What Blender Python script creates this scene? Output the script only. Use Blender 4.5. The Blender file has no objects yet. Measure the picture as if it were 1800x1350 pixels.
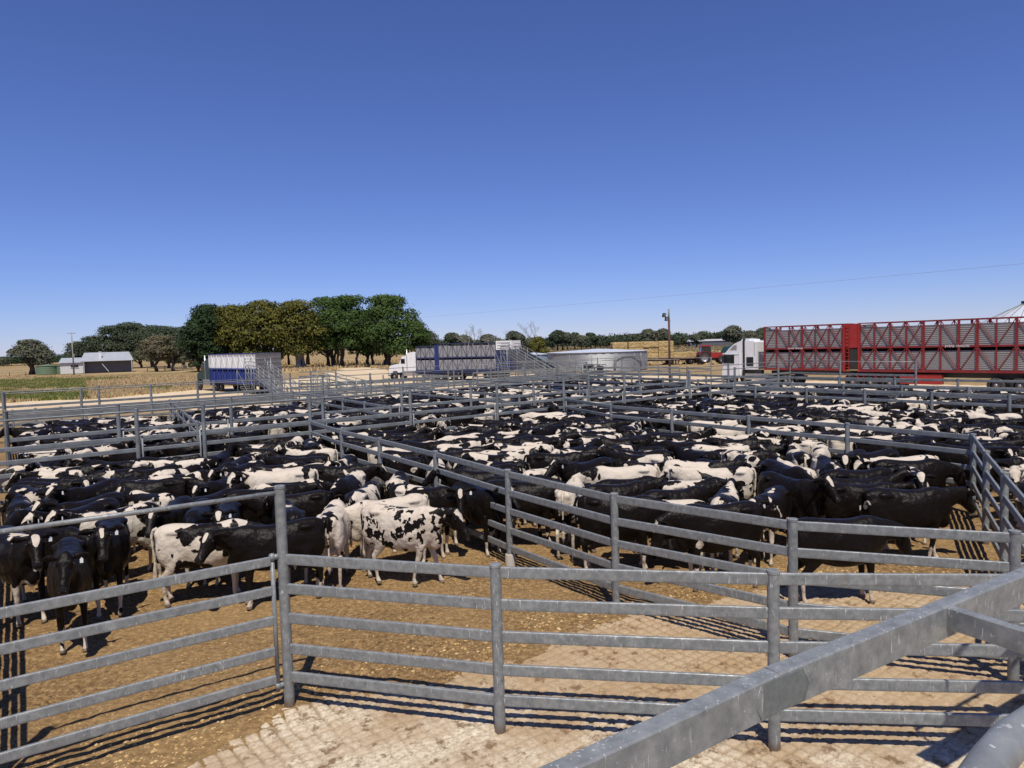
import bpy, math, random
import numpy as np
from mathutils import Vector, Matrix, Euler, noise as mnoise
random.seed(7); RNG = np.random.default_rng(11)
S = bpy.context.scene
COL = S.collection
PI = math.pi
# ------------------------------------------------------------ camera, sky, sun, exposure
CAM_H = 3.95
cam_d = bpy.data.cameras.new('camera'); cam = bpy.data.objects.new('camera', cam_d); COL.objects.link(cam)
PITCH = math.atan(70/1250); ROLL = .0285
fw = Vector((0, math.cos(PITCH), -math.sin(PITCH))); rt0 = Vector((1,0,0)); up0 = rt0.cross(fw)
rt = rt0*math.cos(ROLL) - up0*math.sin(ROLL); up = up0*math.cos(ROLL) + rt0*math.sin(ROLL)
cam.matrix_world = Matrix(((rt.x, up.x, -fw.x, 0), (rt.y, up.y, -fw.y, 0), (rt.z, up.z, -fw.z, CAM_H), (0,0,0,1)))
cam_d.sensor_fit = 'HORIZONTAL'; cam_d.sensor_width = 36; cam_d.lens = 1250/1800*36
cam_d.clip_start = .1; cam_d.clip_end = 6000
S.camera = cam
SUN_EL, SUN_AZ = math.radians(62.5), math.radians(5)      # the sun stands behind the camera
sun_dir = Vector((math.sin(SUN_AZ)*math.cos(SUN_EL), -math.cos(SUN_AZ)*math.cos(SUN_EL), math.sin(SUN_EL)))
W = bpy.data.worlds.new('World'); S.world = W; W.use_nodes = True
wn = W.node_tree.nodes; wl = W.node_tree.links
bg = wn['Background']; sky = wn.new('ShaderNodeTexSky'); sky.sky_type = 'NISHITA'; sky.sun_disc = False
sky.sun_elevation = SUN_EL; sky.sun_rotation = math.atan2(sun_dir.x, sun_dir.y)
sky.altitude = 0; sky.air_density = .9; sky.dust_density = 0; sky.ozone_density = 4
hs = wn.new('ShaderNodeVectorMath'); hs.operation = 'MULTIPLY'; hs.inputs[1].default_value = (.665, .715, 1.13)     # the camera's own deep blue rendering of the sky
wl.new(sky.outputs[0], hs.inputs[0]); wl.new(hs.outputs[0], bg.inputs['Color']); bg.inputs['Strength'].default_value = .103
sl = bpy.data.lights.new('sun', 'SUN'); sl.energy = 5.0; sl.angle = math.radians(.53); sl.color = (1, .95, .87)
so = bpy.data.objects.new('sun', sl); COL.objects.link(so); so.rotation_euler = sun_dir.to_track_quat('Z', 'Y').to_euler()
S.view_settings.view_transform = 'Standard'; S.view_settings.look = 'None'; S.view_settings.exposure = -.06; S.view_settings.gamma = 1
S.cycles.max_bounces = 5; S.cycles.diffuse_bounces = 2; S.cycles.glossy_bounces = 2; S.cycles.transparent_max_bounces = 4

def project(x, y, z):
    q = Vector((x, y, z - CAM_H)); d = q.dot(fw)
    return (900 + 1250*q.dot(rt)/d, 675 - 1250*q.dot(up)/d, d)

# ------------------------------------------------------------ helpers
class MB:
    def __init__(s): s.v = []; s.f = []; s.m = []; s.sm = []
    def add(s, vs, fs, mi=0, smooth=False):
        b = len(s.v); s.v.extend([tuple(p) for p in vs]); s.f.extend([tuple(i+b for i in f) for f in fs])
        s.m.extend([mi]*len(fs)); s.sm.extend([smooth]*len(fs)); return s
    def box(s, c, d, rot=None, mi=0):
        x, y, z = d[0]/2, d[1]/2, d[2]/2
        vs = [(sx*x, sy*y, sz*z) for sz in (-1, 1) for sy in (-1, 1) for sx in (-1, 1)]
        fs = [(0,2,3,1), (4,5,7,6), (0,1,5,4), (2,6,7,3), (0,4,6,2), (1,3,7,5)]
        M = (rot.to_3x3() if rot else Matrix.Identity(3)); c = Vector(c)
        return s.add([M @ Vector(p) + c for p in vs], fs, mi)
    def tube(s, pts, r, n=8, mi=0, cap=True, smooth=True):
        pts = [Vector(p) for p in pts]; rs = r if isinstance(r, (list, tuple)) else [r]*len(pts)
        vs = []; prev = None
        for i, p in enumerate(pts):
            t = (pts[min(i+1, len(pts)-1)] - pts[max(i-1, 0)]).normalized()
            a = prev if prev else (Vector((0,0,1)) if abs(t.z) < .9 else Vector((1,0,0)))
            u = t.cross(a).normalized() if not prev else (prev - t*prev.dot(t)).normalized()
            prev = u; w = t.cross(u)
            for k in range(n):
                an = 2*PI*k/n; vs.append(p + (u*math.cos(an) + w*math.sin(an))*rs[i])
        fs = []
        for i in range(len(pts)-1):
            for k in range(n): fs.append((i*n+k, i*n+(k+1) % n, (i+1)*n+(k+1) % n, (i+1)*n+k))
        s.add(vs, fs, mi, smooth)
        if cap:
            b = len(s.v) - len(vs); s.f += [tuple(b+k for k in range(n-1, -1, -1)), tuple(b+(len(pts)-1)*n+k for k in range(n))]
            s.m += [mi]*2; s.sm += [False]*2
        return s
    def lathe(s, prof, n=24, c=(0,0,0), axis='z', mi=0, smooth=True):
        vs = []
        for (r, z) in prof:
            for k in range(n):
                a = 2*PI*k/n; p = (r*math.cos(a), r*math.sin(a), z)
                if axis == 'y': p = (p[0], p[2], p[1])
                if axis == 'x': p = (p[2], p[0], p[1])
                vs.append((p[0]+c[0], p[1]+c[1], p[2]+c[2]))
        fs = []
        for i in range(len(prof)-1):
            for k in range(n):
                q = (i*n+k, i*n+(k+1) % n, (i+1)*n+(k+1) % n, (i+1)*n+k)
                fs.append(q if axis != 'y' else q[::-1])
        return s.add(vs, fs, mi, smooth)
    def prism(s, poly, y0, y1, mi=0):      # polygon in XZ extruded along Y
        n = len(poly); vs = [(x, y0, z) for x, z in poly] + [(x, y1, z) for x, z in poly]
        fs = [tuple(range(n)), tuple(range(2*n-1, n-1, -1))] + [(i, i+n, (i+1) % n+n, (i+1) % n) for i in range(n)]
        return s.add(vs, fs, mi)
    def rail(s, pts, w=.042, h=.115, mi=0):   # oval cattle rail along a polyline
        pts = [Vector(p) for p in pts]; prof = []
        for k in range(12):
            a = 2*PI*k/12 + PI/12; cx, cz = math.cos(a), math.sin(a)
            prof.append((math.copysign(abs(cx)**.32, cx)*w/2, math.copysign(abs(cz)**.30, cz)*h/2))
        vs = []; n = 12
        for i, p in enumerate(pts):
            t = (pts[min(i+1, len(pts)-1)] - pts[max(i-1, 0)]).normalized(); sd = t.cross(Vector((0,0,1))).normalized(); uu = sd.cross(t)
            for (a, b) in prof: vs.append(p + sd*a + uu*b)
        fs = []
        for i in range(len(pts)-1):
            for k in range(n): fs.append((i*n+k, i*n+(k+1) % n, (i+1)*n+(k+1) % n, (i+1)*n+k))
        fs += [tuple(range(n-1, -1, -1)), tuple((len(pts)-1)*n+k for k in range(n))]
        return s.add(vs, fs, mi, False)
    def mesh(s, name, mats):
        me = bpy.data.meshes.new(name); me.from_pydata([tuple(p) for p in s.v], [], s.f)
        for m in (mats if isinstance(mats, (list, tuple)) else [mats]): me.materials.append(m)
        me.polygons.foreach_set('material_index', s.m); me.polygons.foreach_set('use_smooth', s.sm); me.update()
        return me
    def build(s, name, mats, parent=None, **kw):
        return mk(name, s.mesh(name, mats), parent, **kw)

def mk(name, me, parent=None, loc=(0,0,0), rz=0, label=None, cat=None, group=None, kind=None):
    o = bpy.data.objects.new(name, me); COL.objects.link(o); o.location = loc; o.rotation_euler = (0, 0, rz)
    if parent: o.parent = parent
    for k, v in (('label', label), ('category', cat), ('group', group), ('kind', kind)):
        if v: o[k] = v
    return o
def thing(name, label, cat, loc=(0,0,0), rz=0, group=None): return mk(name, None, None, loc, rz, label, cat, group)

# ------------------------------------------------------------ materials
def new_mat(name):
    m = bpy.data.materials.new(name); m.use_nodes = True; nt = m.node_tree
    return m, nt, nt.nodes['Principled BSDF']
def nd(nt, t, **kw):
    n = nt.nodes.new(t)
    for k, v in kw.items():
        if k in n.inputs.keys(): n.inputs[k].default_value = v
        else: setattr(n, k, v)
    return n
def math_n(nt, op, a, b=None, c=None, clamp=False):
    n = nt.nodes.new('ShaderNodeMath'); n.operation = op; n.use_clamp = clamp
    for i, v in enumerate((a, b, c)):
        if v is None: continue
        if isinstance(v, (int, float)): n.inputs[i].default_value = v
        else: nt.links.new(v, n.inputs[i])
    return n.outputs[0]
def mix_c(nt, fac, a, b):
    n = nt.nodes.new('ShaderNodeMix'); n.data_type = 'RGBA'
    for i, v in ((0, fac), (6, a), (7, b)):
        if isinstance(v, (int, float)): n.inputs[i].default_value = v
        elif isinstance(v, (tuple, list)): n.inputs[i].default_value = (*v[:3], 1)
        else: nt.links.new(v, n.inputs[i])
    return n.outputs[2]
def ramp(nt, fac, stops):
    r = nt.nodes.new('ShaderNodeValToRGB'); el = r.color_ramp.elements
    while len(el) < len(stops): el.new(.5)
    for e, (p, c) in zip(el, stops): e.position = p; e.color = (*c[:3], 1) if isinstance(c, (tuple, list)) else (c, c, c, 1)
    nt.links.new(fac, r.inputs[0]); return r.outputs[0]
def coord(nt, kind='Object', scale=(1,1,1), loc=(0,0,0)):
    if kind == 'World':
        g = nt.nodes.new('ShaderNodeNewGeometry'); src = g.outputs['Position']
    else: src = nt.nodes.new('ShaderNodeTexCoord').outputs[kind]
    mp = nt.nodes.new('ShaderNodeMapping'); mp.inputs['Scale'].default_value = scale; mp.inputs['Location'].default_value = loc
    nt.links.new(src, mp.inputs[0]); return mp.outputs[0]
def tex_noise(nt, vec, scale, detail=3, rough=.55, dist=0):
    n = nd(nt, 'ShaderNodeTexNoise'); n.inputs['Scale'].default_value = scale; n.inputs['Detail'].default_value = detail
    n.inputs['Roughness'].default_value = rough; n.inputs['Distortion'].default_value = dist
    if vec: nt.links.new(vec, n.inputs['Vector'])
    return n.outputs['Fac']
def bump(nt, bsdf, h, strength=.3, dist=.02):
    b = nt.nodes.new('ShaderNodeBump'); b.inputs['Strength'].default_value = strength; b.inputs['Distance'].default_value = dist
    nt.links.new(h, b.inputs['Height']); nt.links.new(b.outputs[0], bsdf.inputs['Normal'])
def paint(name, col, rough=.5, metal=0, var=.25, scale=4, dirt=None, dirt_amt=.3, spec=.5):
    m, nt, b = new_mat(name); v = coord(nt, 'World')
    n = tex_noise(nt, v, scale, 5); lo = tuple(c*(1-var) for c in col); hi = tuple(min(1, c*(1+var)) for c in col)
    c = mix_c(nt, n, lo, hi)
    if dirt:
        n2 = tex_noise(nt, v, scale*.6, 6, .7); k = ramp(nt, n2, [(.45, 0.0), (.75, 1.0)])
        c = mix_c(nt, math_n(nt, 'MULTIPLY', k, dirt_amt), c, dirt)
    nt.links.new(c, b.inputs['Base Color']); b.inputs['Roughness'].default_value = rough; b.inputs['Metallic'].default_value = metal
    b.inputs['Specular IOR Level'].default_value = spec
    return m
MAT = {}
def galvanised(name, near):
    m, nt, b = new_mat(name); v = coord(nt, 'World')
    n = tex_noise(nt, v, 14 if near else 3, 6, .65)
    c = ramp(nt, n, [(.3, (.130,.140,.136)), (.5, (.20,.21,.203)), (.72, (.29,.298,.283))])
    big = tex_noise(nt, v, 2.2, 3)
    c = mix_c(nt, ramp(nt, big, [(.4, 0.0), (.7, .3)]), c, (.17,.165,.16))
    if near:
        # lime and dropping streaks: thin vertical runs and small specks
        vs_ = coord(nt, 'World', (70, 70, 9)); st = tex_noise(nt, vs_, 1, 2, .5)
        gate = tex_noise(nt, v, 2.5, 2); k = math_n(nt, 'MULTIPLY', ramp(nt, st, [(.66, 0.0), (.685, 1.0)]), ramp(nt, gate, [(.35, .25), (.6, 1.0)]))
        sp = tex_noise(nt, v, 90, 1); k2 = ramp(nt, sp, [(.735, 0.0), (.75, 1.0)])
        k = math_n(nt, 'MAXIMUM', k, k2)
        c = mix_c(nt, math_n(nt, 'MULTIPLY', k, .6), c, (.60,.60,.57))
        du = tex_noise(nt, coord(nt, 'World', (1,1,.3)), 5, 5, .7)
        c = mix_c(nt, ramp(nt, du, [(.58, 0.0), (.78, .35)]), c, (.24,.19,.13))
        g = nt.nodes.new('ShaderNodeNewGeometry'); sx = nt.nodes.new('ShaderNodeSeparateXYZ'); nt.links.new(g.outputs['Position'], sx.inputs[0])
        low = ramp(nt, math_n(nt, 'ADD', sx.outputs['Z'], math_n(nt, 'MULTIPLY', big, .12)), [(.10, .8), (.19, 0.0)])
        c = mix_c(nt, low, c, (.13,.085,.05))
        bump(nt, b, n, .12, .004)
    nt.links.new(c, b.inputs['Base Color']); b.inputs['Metallic'].default_value = .08
    b.inputs['Roughness'].default_value = .42
    rr = ramp(nt, n, [(.3, .55), (.7, .36)]); nt.links.new(rr, b.inputs['Roughness'])
    return m
MAT['galv'] = galvanised('galvanised_near', True)
MAT['galv_far'] = galvanised('galvanised_far', False)

def ground_mats():
    # dirt floor of the pens
    m, nt, b = new_mat('pen_dirt'); v = coord(nt, 'World')
    n1 = tex_noise(nt, v, .35, 5, .6); n2 = tex_noise(nt, v, 14, 6, .7); n3 = tex_noise(nt, v, 2.2, 4, .6)
    c = ramp(nt, n2, [(.32, (.055,.032,.011)), (.5, (.222,.131,.052)), (.68, (.43,.28,.125))])
    c = mix_c(nt, ramp(nt, n3, [(.35, 0.0), (.7, .45)]), c, (.15,.092,.042))
    c = mix_c(nt, ramp(nt, n1, [(.45, 0.0), (.7, .5)]), c, (.34,.22,.095))
    vo = nd(nt, 'ShaderNodeTexVoronoi'); vo.inputs['Scale'].default_value = 26; nt.links.new(v, vo.inputs['Vector'])
    cell = nd(nt, 'ShaderNodeSeparateColor'); nt.links.new(vo.outputs['Color'], cell.inputs[0])
    st = math_n(nt, 'MULTIPLY', math_n(nt, 'LESS_THAN', vo.outputs['Distance'], .27), math_n(nt, 'GREATER_THAN', cell.outputs[0], .72))
    c = mix_c(nt, math_n(nt, 'MULTIPLY', st, .75), c, (.52,.38,.2))
    nt.links.new(c, b.inputs['Base Color']); b.inputs['Roughness'].default_value = .95; b.inputs['Specular IOR Level'].default_value = .2
    h = math_n(nt, 'ADD', math_n(nt, 'ADD', n2, math_n(nt, 'MULTIPLY', n3, 1.5)), math_n(nt, 'MULTIPLY', st, .5))
    bump(nt, b, h, .8, .03); MAT['dirt'] = m
    # stone chips
    m, nt, b = new_mat('stone_chip'); v = coord(nt, 'World'); n = tex_noise(nt, v, 7, 3)
    c = ramp(nt, n, [(.3, (.27,.165,.06)), (.5, (.48,.31,.12)), (.7, (.62,.47,.24))])
    nt.links.new(c, b.inputs['Base Color']); b.inputs['Roughness'].default_value = .9; MAT['stone'] = m
    # worn concrete
    m, nt, b = new_mat('worn_concrete'); v = coord(nt, 'World')
    n1 = tex_noise(nt, v, 1.1, 5, .6); n2 = tex_noise(nt, v, 22, 5, .7); n3 = tex_noise(nt, v, 4, 5, .7)
    c = ramp(nt, n2, [(.3, (.31,.23,.14)), (.5, (.55,.46,.325)), (.7, (.70,.62,.465))])
    c = mix_c(nt, ramp(nt, n1, [(.42, 0.0), (.60, .7)]), c, (.36,.25,.145))
    g = nt.nodes.new('ShaderNodeNewGeometry'); sx = nt.nodes.new('ShaderNodeSeparateXYZ'); nt.links.new(g.outputs['Position'], sx.inputs[0])
    ln = math_n(nt, 'ADD', sx.outputs['Y'], math_n(nt, 'MULTIPLY', sx.outputs['X'], .17)); ln = math_n(nt, 'ADD', ln, math_n(nt, 'MULTIPLY', n1, 2.2))
    muck = ramp(nt, math_n(nt, 'MULTIPLY_ADD', ln, .5, -3.6, True), [(.3, 0.0), (.9, .62)])       # trodden-in muck inside the pens
    c = mix_c(nt, muck, c, (.35,.225,.105))
    c = mix_c(nt, ramp(nt, n3, [(.55, 0.0), (.63, .85)]), c, (.15,.085,.04))
    at = nd(nt, 'ShaderNodeAttribute', attribute_name='groove')
    c = mix_c(nt, math_n(nt, 'MULTIPLY', at.outputs['Fac'], .95), c, (.17,.105,.05))
    nt.links.new(c, b.inputs['Base Color']); b.inputs['Roughness'].default_value = .88; b.inputs['Specular IOR Level'].default_value = .3
    bump(nt, b, n2, .5, .012); MAT['conc'] = m
    # dry paddock with greener streaks, sheet to the horizon
    m, nt, b = new_mat('dry_paddock'); v = coord(nt, 'World')
    n1 = tex_noise(nt, coord(nt, 'World', (.35, 1, 1)), .05, 5, .6); n2 = tex_noise(nt, v, 1.6, 6, .7); n3 = tex_noise(nt, coord(nt, 'World', (.15, 1, 1)), .012, 4, .6)
    c = ramp(nt, n2, [(.3, (.16,.105,.045)), (.5, (.30,.205,.095)), (.7, (.43,.315,.16))])
    c = mix_c(nt, ramp(nt, n1, [(.5, 0.0), (.66, .6)]), c, (.47,.35,.19))
    c = mix_c(nt, ramp(nt, n1, [(.32, .6), (.44, 0.0)]), c, (.15,.11,.045))
    c = mix_c(nt, ramp(nt, n3, [(.55, 0.0), (.66, .7)]), c, (.13,.125,.045))
    # crop and stubble strips of the paddocks beyond the tank
    g = nt.nodes.new('ShaderNodeNewGeometry'); sx = nt.nodes.new('ShaderNodeSeparateXYZ'); nt.links.new(g.outputs['Position'], sx.inputs[0])
    far = math_n(nt, 'MULTIPLY', math_n(nt, 'MULTIPLY_ADD', sx.outputs['Y'], .02, -2.6, True), math_n(nt, 'MULTIPLY_ADD', sx.outputs['X'], .03, .5, True))
    wob = math_n(nt, 'MULTIPLY', n3, 60.0); st = math_n(nt, 'SINE', math_n(nt, 'MULTIPLY', math_n(nt, 'ADD', sx.outputs['Y'], wob), .075))
    strip = mix_c(nt, ramp(nt, st, [(.35, 0.0), (.6, 1.0)]), (.155,.108,.052), (.06,.066,.024))
    strip = mix_c(nt, math_n(nt, 'MULTIPLY', n2, .4), strip, (.14,.10,.05))
    c = mix_c(nt, math_n(nt, 'MULTIPLY', far, .95), c, strip)
    nt.links.new(c, b.inputs['Base Color']); b.inputs['Roughness'].default_value = 1; b.inputs['Specular IOR Level'].default_value = .1
    bump(nt, b, n2, .8, .15); MAT['field'] = m
    m, nt, b = new_mat('sandy_gravel'); v = coord(nt, 'World')
    n1 = tex_noise(nt, v, .15, 5, .6); n2 = tex_noise(nt, v, 5, 5, .7)
    c = ramp(nt, n2, [(.3, (.42,.29,.15)), (.5, (.58,.43,.25)), (.7, (.68,.53,.34))])
    c = mix_c(nt, ramp(nt, n1, [(.4, 0.0), (.65, .6)]), c, (.66,.55,.38))
    nt.links.new(c, b.inputs['Base Color']); b.inputs['Roughness'].default_value = 1; bump(nt, b, n2, .4, .04); MAT['sand'] = m
ground_mats()

def leaf_mat(name, dark, mid, light, scale=.8):
    m, nt, b = new_mat(name); v = coord(nt, 'World')
    n = tex_noise(nt, v, scale, 4, .7); n2 = tex_noise(nt, v, scale*6, 2)
    c = ramp(nt, math_n(nt, 'ADD', math_n(nt, 'MULTIPLY', n, .65), math_n(nt, 'MULTIPLY', n2, .35)), [(.36, dark), (.5, mid), (.64, light)])
    nt.links.new(c, b.inputs['Base Color']); b.inputs['Roughness'].default_value = .8; b.inputs['Specular IOR Level'].default_value = .12
    return m
MAT['pine'] = leaf_mat('pine_needles', (.020,.038,.010), (.048,.082,.020), (.095,.14,.036))
MAT['cypress'] = leaf_mat('cypress_foliage', (.014,.026,.011), (.026,.046,.018), (.05,.075,.028))
MAT['golden'] = leaf_mat('golden_foliage', (.030,.036,.010), (.085,.085,.018), (.21,.18,.035))
MAT['gum'] = leaf_mat('gum_leaves', (.055,.062,.040), (.105,.11,.068), (.17,.165,.11))
MAT['browngum'] = leaf_mat('brown_green_leaves', (.06,.055,.03), (.12,.105,.06), (.19,.16,.095))
MAT['weeds'] = leaf_mat('weed_leaves', (.07,.09,.02), (.16,.19,.04), (.29,.28,.09), .4)
MAT['hedge'] = leaf_mat('plantation_leaves', (.030,.043,.024), (.055,.072,.040), (.095,.11,.062))
MAT['bark'] = paint('bark', (.09,.07,.055), .95, var=.5, scale=3)
MAT['palebark'] = paint('pale_bark', (.27,.25,.22), .95, var=.4, scale=3)
MAT['white'] = paint('white_paint', (.75,.75,.74), .3, var=.04, dirt=(.45,.38,.3), dirt_amt=.25)
MAT['red'] = paint('red_paint', (.20,.014,.014), .45, var=.25, dirt=(.2,.09,.06), dirt_amt=.35)
MAT['bred'] = paint('bright_red_paint', (.34,.02,.015), .4, var=.15, dirt=(.3,.12,.08), dirt_amt=.2)
MAT['navy'] = paint('navy_paint', (.022,.030,.085), .45, var=.3, dirt=(.15,.13,.12), dirt_amt=.25)
MAT['blue'] = paint('blue_paint', (.02,.04,.20), .4, var=.2)
MAT['panel'] = paint('grey_slat_panel', (.30,.29,.285), .55, .2, var=.12, dirt=(.2,.17,.14), dirt_amt=.3)
MAT['dpanel'] = paint('dark_slat_panel', (.12,.125,.14), .55, .2, var=.15)
MAT['darkgap'] = paint('dark_interior', (.03,.025,.022), .9)  # near-black for deck floors and for the painted interior shade
MAT['rubber'] = paint('rubber', (.022,.021,.02), .85, dirt=(.2,.15,.1), dirt_amt=.35)
MAT['rim'] = paint('wheel_rim', (.36,.35,.34), .4, .5)
MAT['chrome'] = paint('polished_tank', (.5,.48,.46), .3, .7)
MAT['black'] = paint('black_steel', (.02,.02,.022), .5)
MAT['glass'] = paint('dark_glass', (.015,.02,.022), .08, spec=.8)
MAT['straw'] = None
def straw():
    m, nt, b = new_mat('straw'); v = coord(nt, 'World', (1,1,2.4)); n = tex_noise(nt, v, 1.6, 8, .85); n2 = tex_noise(nt, v, .6, 3)
    c = ramp(nt, n, [(.34, (.20,.12,.035)), (.5, (.50,.35,.145)), (.66, (.72,.56,.30))])
    c = mix_c(nt, ramp(nt, n2, [(.4, 0.0), (.7, .4)]), c, (.36,.25,.11))
    nt.links.new(c, b.inputs['Base Color']); b.inputs['Roughness'].default_value = 1; bump(nt, b, n, 1, .12); return m
MAT['straw'] = straw()
def corrug(name, col, metal, rough, freq, axis):
    m, nt, b = new_mat(name); v = coord(nt, 'Object')
    sx = nt.nodes.new('ShaderNodeSeparateXYZ'); nt.links.new(v, sx.inputs[0])
    w = math_n(nt, 'SINE', math_n(nt, 'MULTIPLY', sx.outputs[axis], freq)); n = tex_noise(nt, v, .8, 4)
    c = mix_c(nt, n, tuple(x*.85 for x in col), tuple(min(1, x*1.15) for x in col))
    nt.links.new(c, b.inputs['Base Color']); b.inputs['Metallic'].default_value = metal; b.inputs['Roughness'].default_value = rough
    bump(nt, b, w, .6, .02); return m
MAT['tankwall'] = corrug('corrugated_tank_wall', (.34,.355,.36), .5, .45, 75, 2)
MAT['tankroof'] = corrug('tank_roof_sheet', (.60,.63,.66), .2, .45, 30, 1)
MAT['roof'] = corrug('iron_roof', (.38,.395,.41), .15, .5, 30, 0)
MAT['greentank'] = corrug('green_tank', (.13,.19,.11), .0, .6, 14, 2)
# ------------------------------------------------------------ cattle
def coordscale(nt, vec, sc):
    mp = nt.nodes.new('ShaderNodeMapping'); mp.inputs['Scale'].default_value = sc; nt.links.new(vec, mp.inputs[0]); return mp.outputs[0]
def coat_material():
    m, nt, b = new_mat('holstein_coat')
    rest = nd(nt, 'ShaderNodeAttribute', attribute_name='rest'); bias = nd(nt, 'ShaderNodeAttribute', attribute_name='bias')
    seed = nd(nt, 'ShaderNodeAttribute', attribute_name='coat_seed', attribute_type='OBJECT')
    lev = nd(nt, 'ShaderNodeAttribute', attribute_name='coat_level', attribute_type='OBJECT')
    g_seed = nd(nt, 'ShaderNodeAttribute', attribute_name='herd_seed'); g_lev = nd(nt, 'ShaderNodeAttribute', attribute_name='herd_level')
    sd = math_n(nt, 'ADD', seed.outputs['Fac'], g_seed.outputs['Fac']); lv = math_n(nt, 'ADD', lev.outputs['Fac'], g_lev.outputs['Fac'])
    off = nt.nodes.new('ShaderNodeCombineXYZ')
    for i, k in enumerate((7.3, 13.7, 29.1)): nt.links.new(math_n(nt, 'MULTIPLY', sd, k), off.inputs[i])
    va = nt.nodes.new('ShaderNodeVectorMath'); nt.links.new(rest.outputs['Vector'], va.inputs[0]); nt.links.new(off.outputs[0], va.inputs[1])
    P = va.outputs[0]
    big = tex_noise(nt, P, 2.05, 2.2, .5, .55); fur = tex_noise(nt, P, 26, 3, .6)
    rag = tex_noise(nt, P, 6.5, 3, .6)
    fine = nd(nt, 'ShaderNodeAttribute', attribute_name='coat_fine', attribute_type='OBJECT'); sp = tex_noise(nt, P, 8.5, 2.5, .5, .6)
    big = math_n(nt, 'ADD', math_n(nt, 'MULTIPLY', big, math_n(nt, 'MULTIPLY_ADD', fine.outputs['Fac'], -.45, 1.0)), math_n(nt, 'MULTIPLY', sp, math_n(nt, 'MULTIPLY', fine.outputs['Fac'], .45)))
    t = math_n(nt, 'ADD', big, math_n(nt, 'MULTIPLY', math_n(nt, 'SUBTRACT', rag, .5), .15))
    t = math_n(nt, 'ADD', t, math_n(nt, 'MULTIPLY', math_n(nt, 'SUBTRACT', fur, .5), .016))
    t = math_n(nt, 'ADD', t, math_n(nt, 'MULTIPLY', bias.outputs['Fac'], .32))
    blz = nd(nt, 'ShaderNodeAttribute', attribute_name='blaze'); hsh = math_n(nt, 'FRACT', math_n(nt, 'MULTIPLY', sd, 7.77))
    t = math_n(nt, 'ADD', t, math_n(nt, 'MULTIPLY', blz.outputs['Fac'], math_n(nt, 'MULTIPLY_ADD', hsh, .55, .28)))
    t = math_n(nt, 'SUBTRACT', math_n(nt, 'ADD', t, lv), .5)
    wmask = math_n(nt, 'MULTIPLY_ADD', t, 90, .5, True)
    dirt = tex_noise(nt, P, 3.2, 5, .65)
    sx = nt.nodes.new('ShaderNodeSeparateXYZ'); nt.links.new(rest.outputs['Vector'], sx.inputs[0])
    top = math_n(nt, 'MULTIPLY_ADD', sx.outputs['Z'], 3.0, -3.35, True)
    wc = mix_c(nt, dirt, (.62,.56,.465), (.47,.38,.275)); wc = mix_c(nt, math_n(nt, 'MULTIPLY', top, .6), wc, (.60,.50,.385))
    wc = mix_c(nt, ramp(nt, dirt, [(.56, 0.0), (.75, .5)]), wc, (.34,.26,.17))
    lowd = math_n(nt, 'MULTIPLY_ADD', sx.outputs['Z'], -2.2, 1.0, True)
    wc = mix_c(nt, math_n(nt, 'MULTIPLY', lowd, .45), wc, (.42,.33,.24))
    bc = mix_c(nt, dirt, (.0055,.0042,.0035), (.012,.0085,.0065)); bc = mix_c(nt, ramp(nt, dirt, [(.62, 0.0), (.8, .5)]), bc, (.035,.024,.016))
    c = mix_c(nt, wmask, bc, wc)
    muz = nd(nt, 'ShaderNodeAttribute', attribute_name='muzzle')
    c = mix_c(nt, muz.outputs['Fac'], c, mix_c(nt, wmask, (.02,.018,.018), (.28,.17,.14)))
    hoof = math_n(nt, 'LESS_THAN', sx.outputs['Z'], .062); c = mix_c(nt, hoof, c, (.19,.14,.095))
    nt.links.new(c, b.inputs['Base Color'])
    nt.links.new(math_n(nt, 'MULTIPLY_ADD', wmask, .38, .33), b.inputs['Roughness'])
    nt.links.new(math_n(nt, 'MULTIPLY_ADD', wmask, .2, .11), b.inputs['Specular IOR Level'])
    hair = tex_noise(nt, P, 60, 3, .6); mus = tex_noise(nt, P, 5.5, 2, .5)
    rib = tex_noise(nt, coordscale(nt, P, (9, 2.5, 2.5)), 1, 2, .5); h = math_n(nt, 'ADD', math_n(nt, 'MULTIPLY', hair, .14), math_n(nt, 'ADD', mus, math_n(nt, 'MULTIPLY', rib, .35)))
    bump(nt, b, h, .8, .05)
    return m
MAT['coat'] = coat_material()
MAT['eye'] = paint('cow_eye', (.01,.008,.007), .1, spec=.8)
MAT['tag'] = paint('ear_tag_plastic', (.80,.79,.74), .5, var=.03)

def ring_loft(stations, n=18):
    """stations: (centre, axis_dir, half_w, half_h, squareness, keel) -> verts, faces of a closed tube"""
    vs = []
    for (c, t, w, h, sq) in stations:
        c = Vector(c); t = Vector(t).normalized(); sd = t.cross(Vector((0,0,1))); sd = sd.normalized() if sd.length > 1e-4 else Vector((0,-1,0)); uu = sd.cross(t)
        for k in range(n):
            a = 2*PI*k/n; ca, sa = math.cos(a), math.sin(a)
            px = math.copysign(abs(ca)**sq, ca)*w; pz = math.copysign(abs(sa)**(sq if sa < 0 else 1.0), sa)*h
            vs.append(c + sd*px + uu*pz)
    fs = []; m = len(stations)
    for i in range(m-1):
        for k in range(n): fs.append((i*n+k, (i+1)*n+k, (i+1)*n+(k+1) % n, i*n+(k+1) % n))
    fs += [tuple(range(n)), tuple((m-1)*n+k for k in range(n-1, -1, -1))]
    return vs, fs
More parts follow.
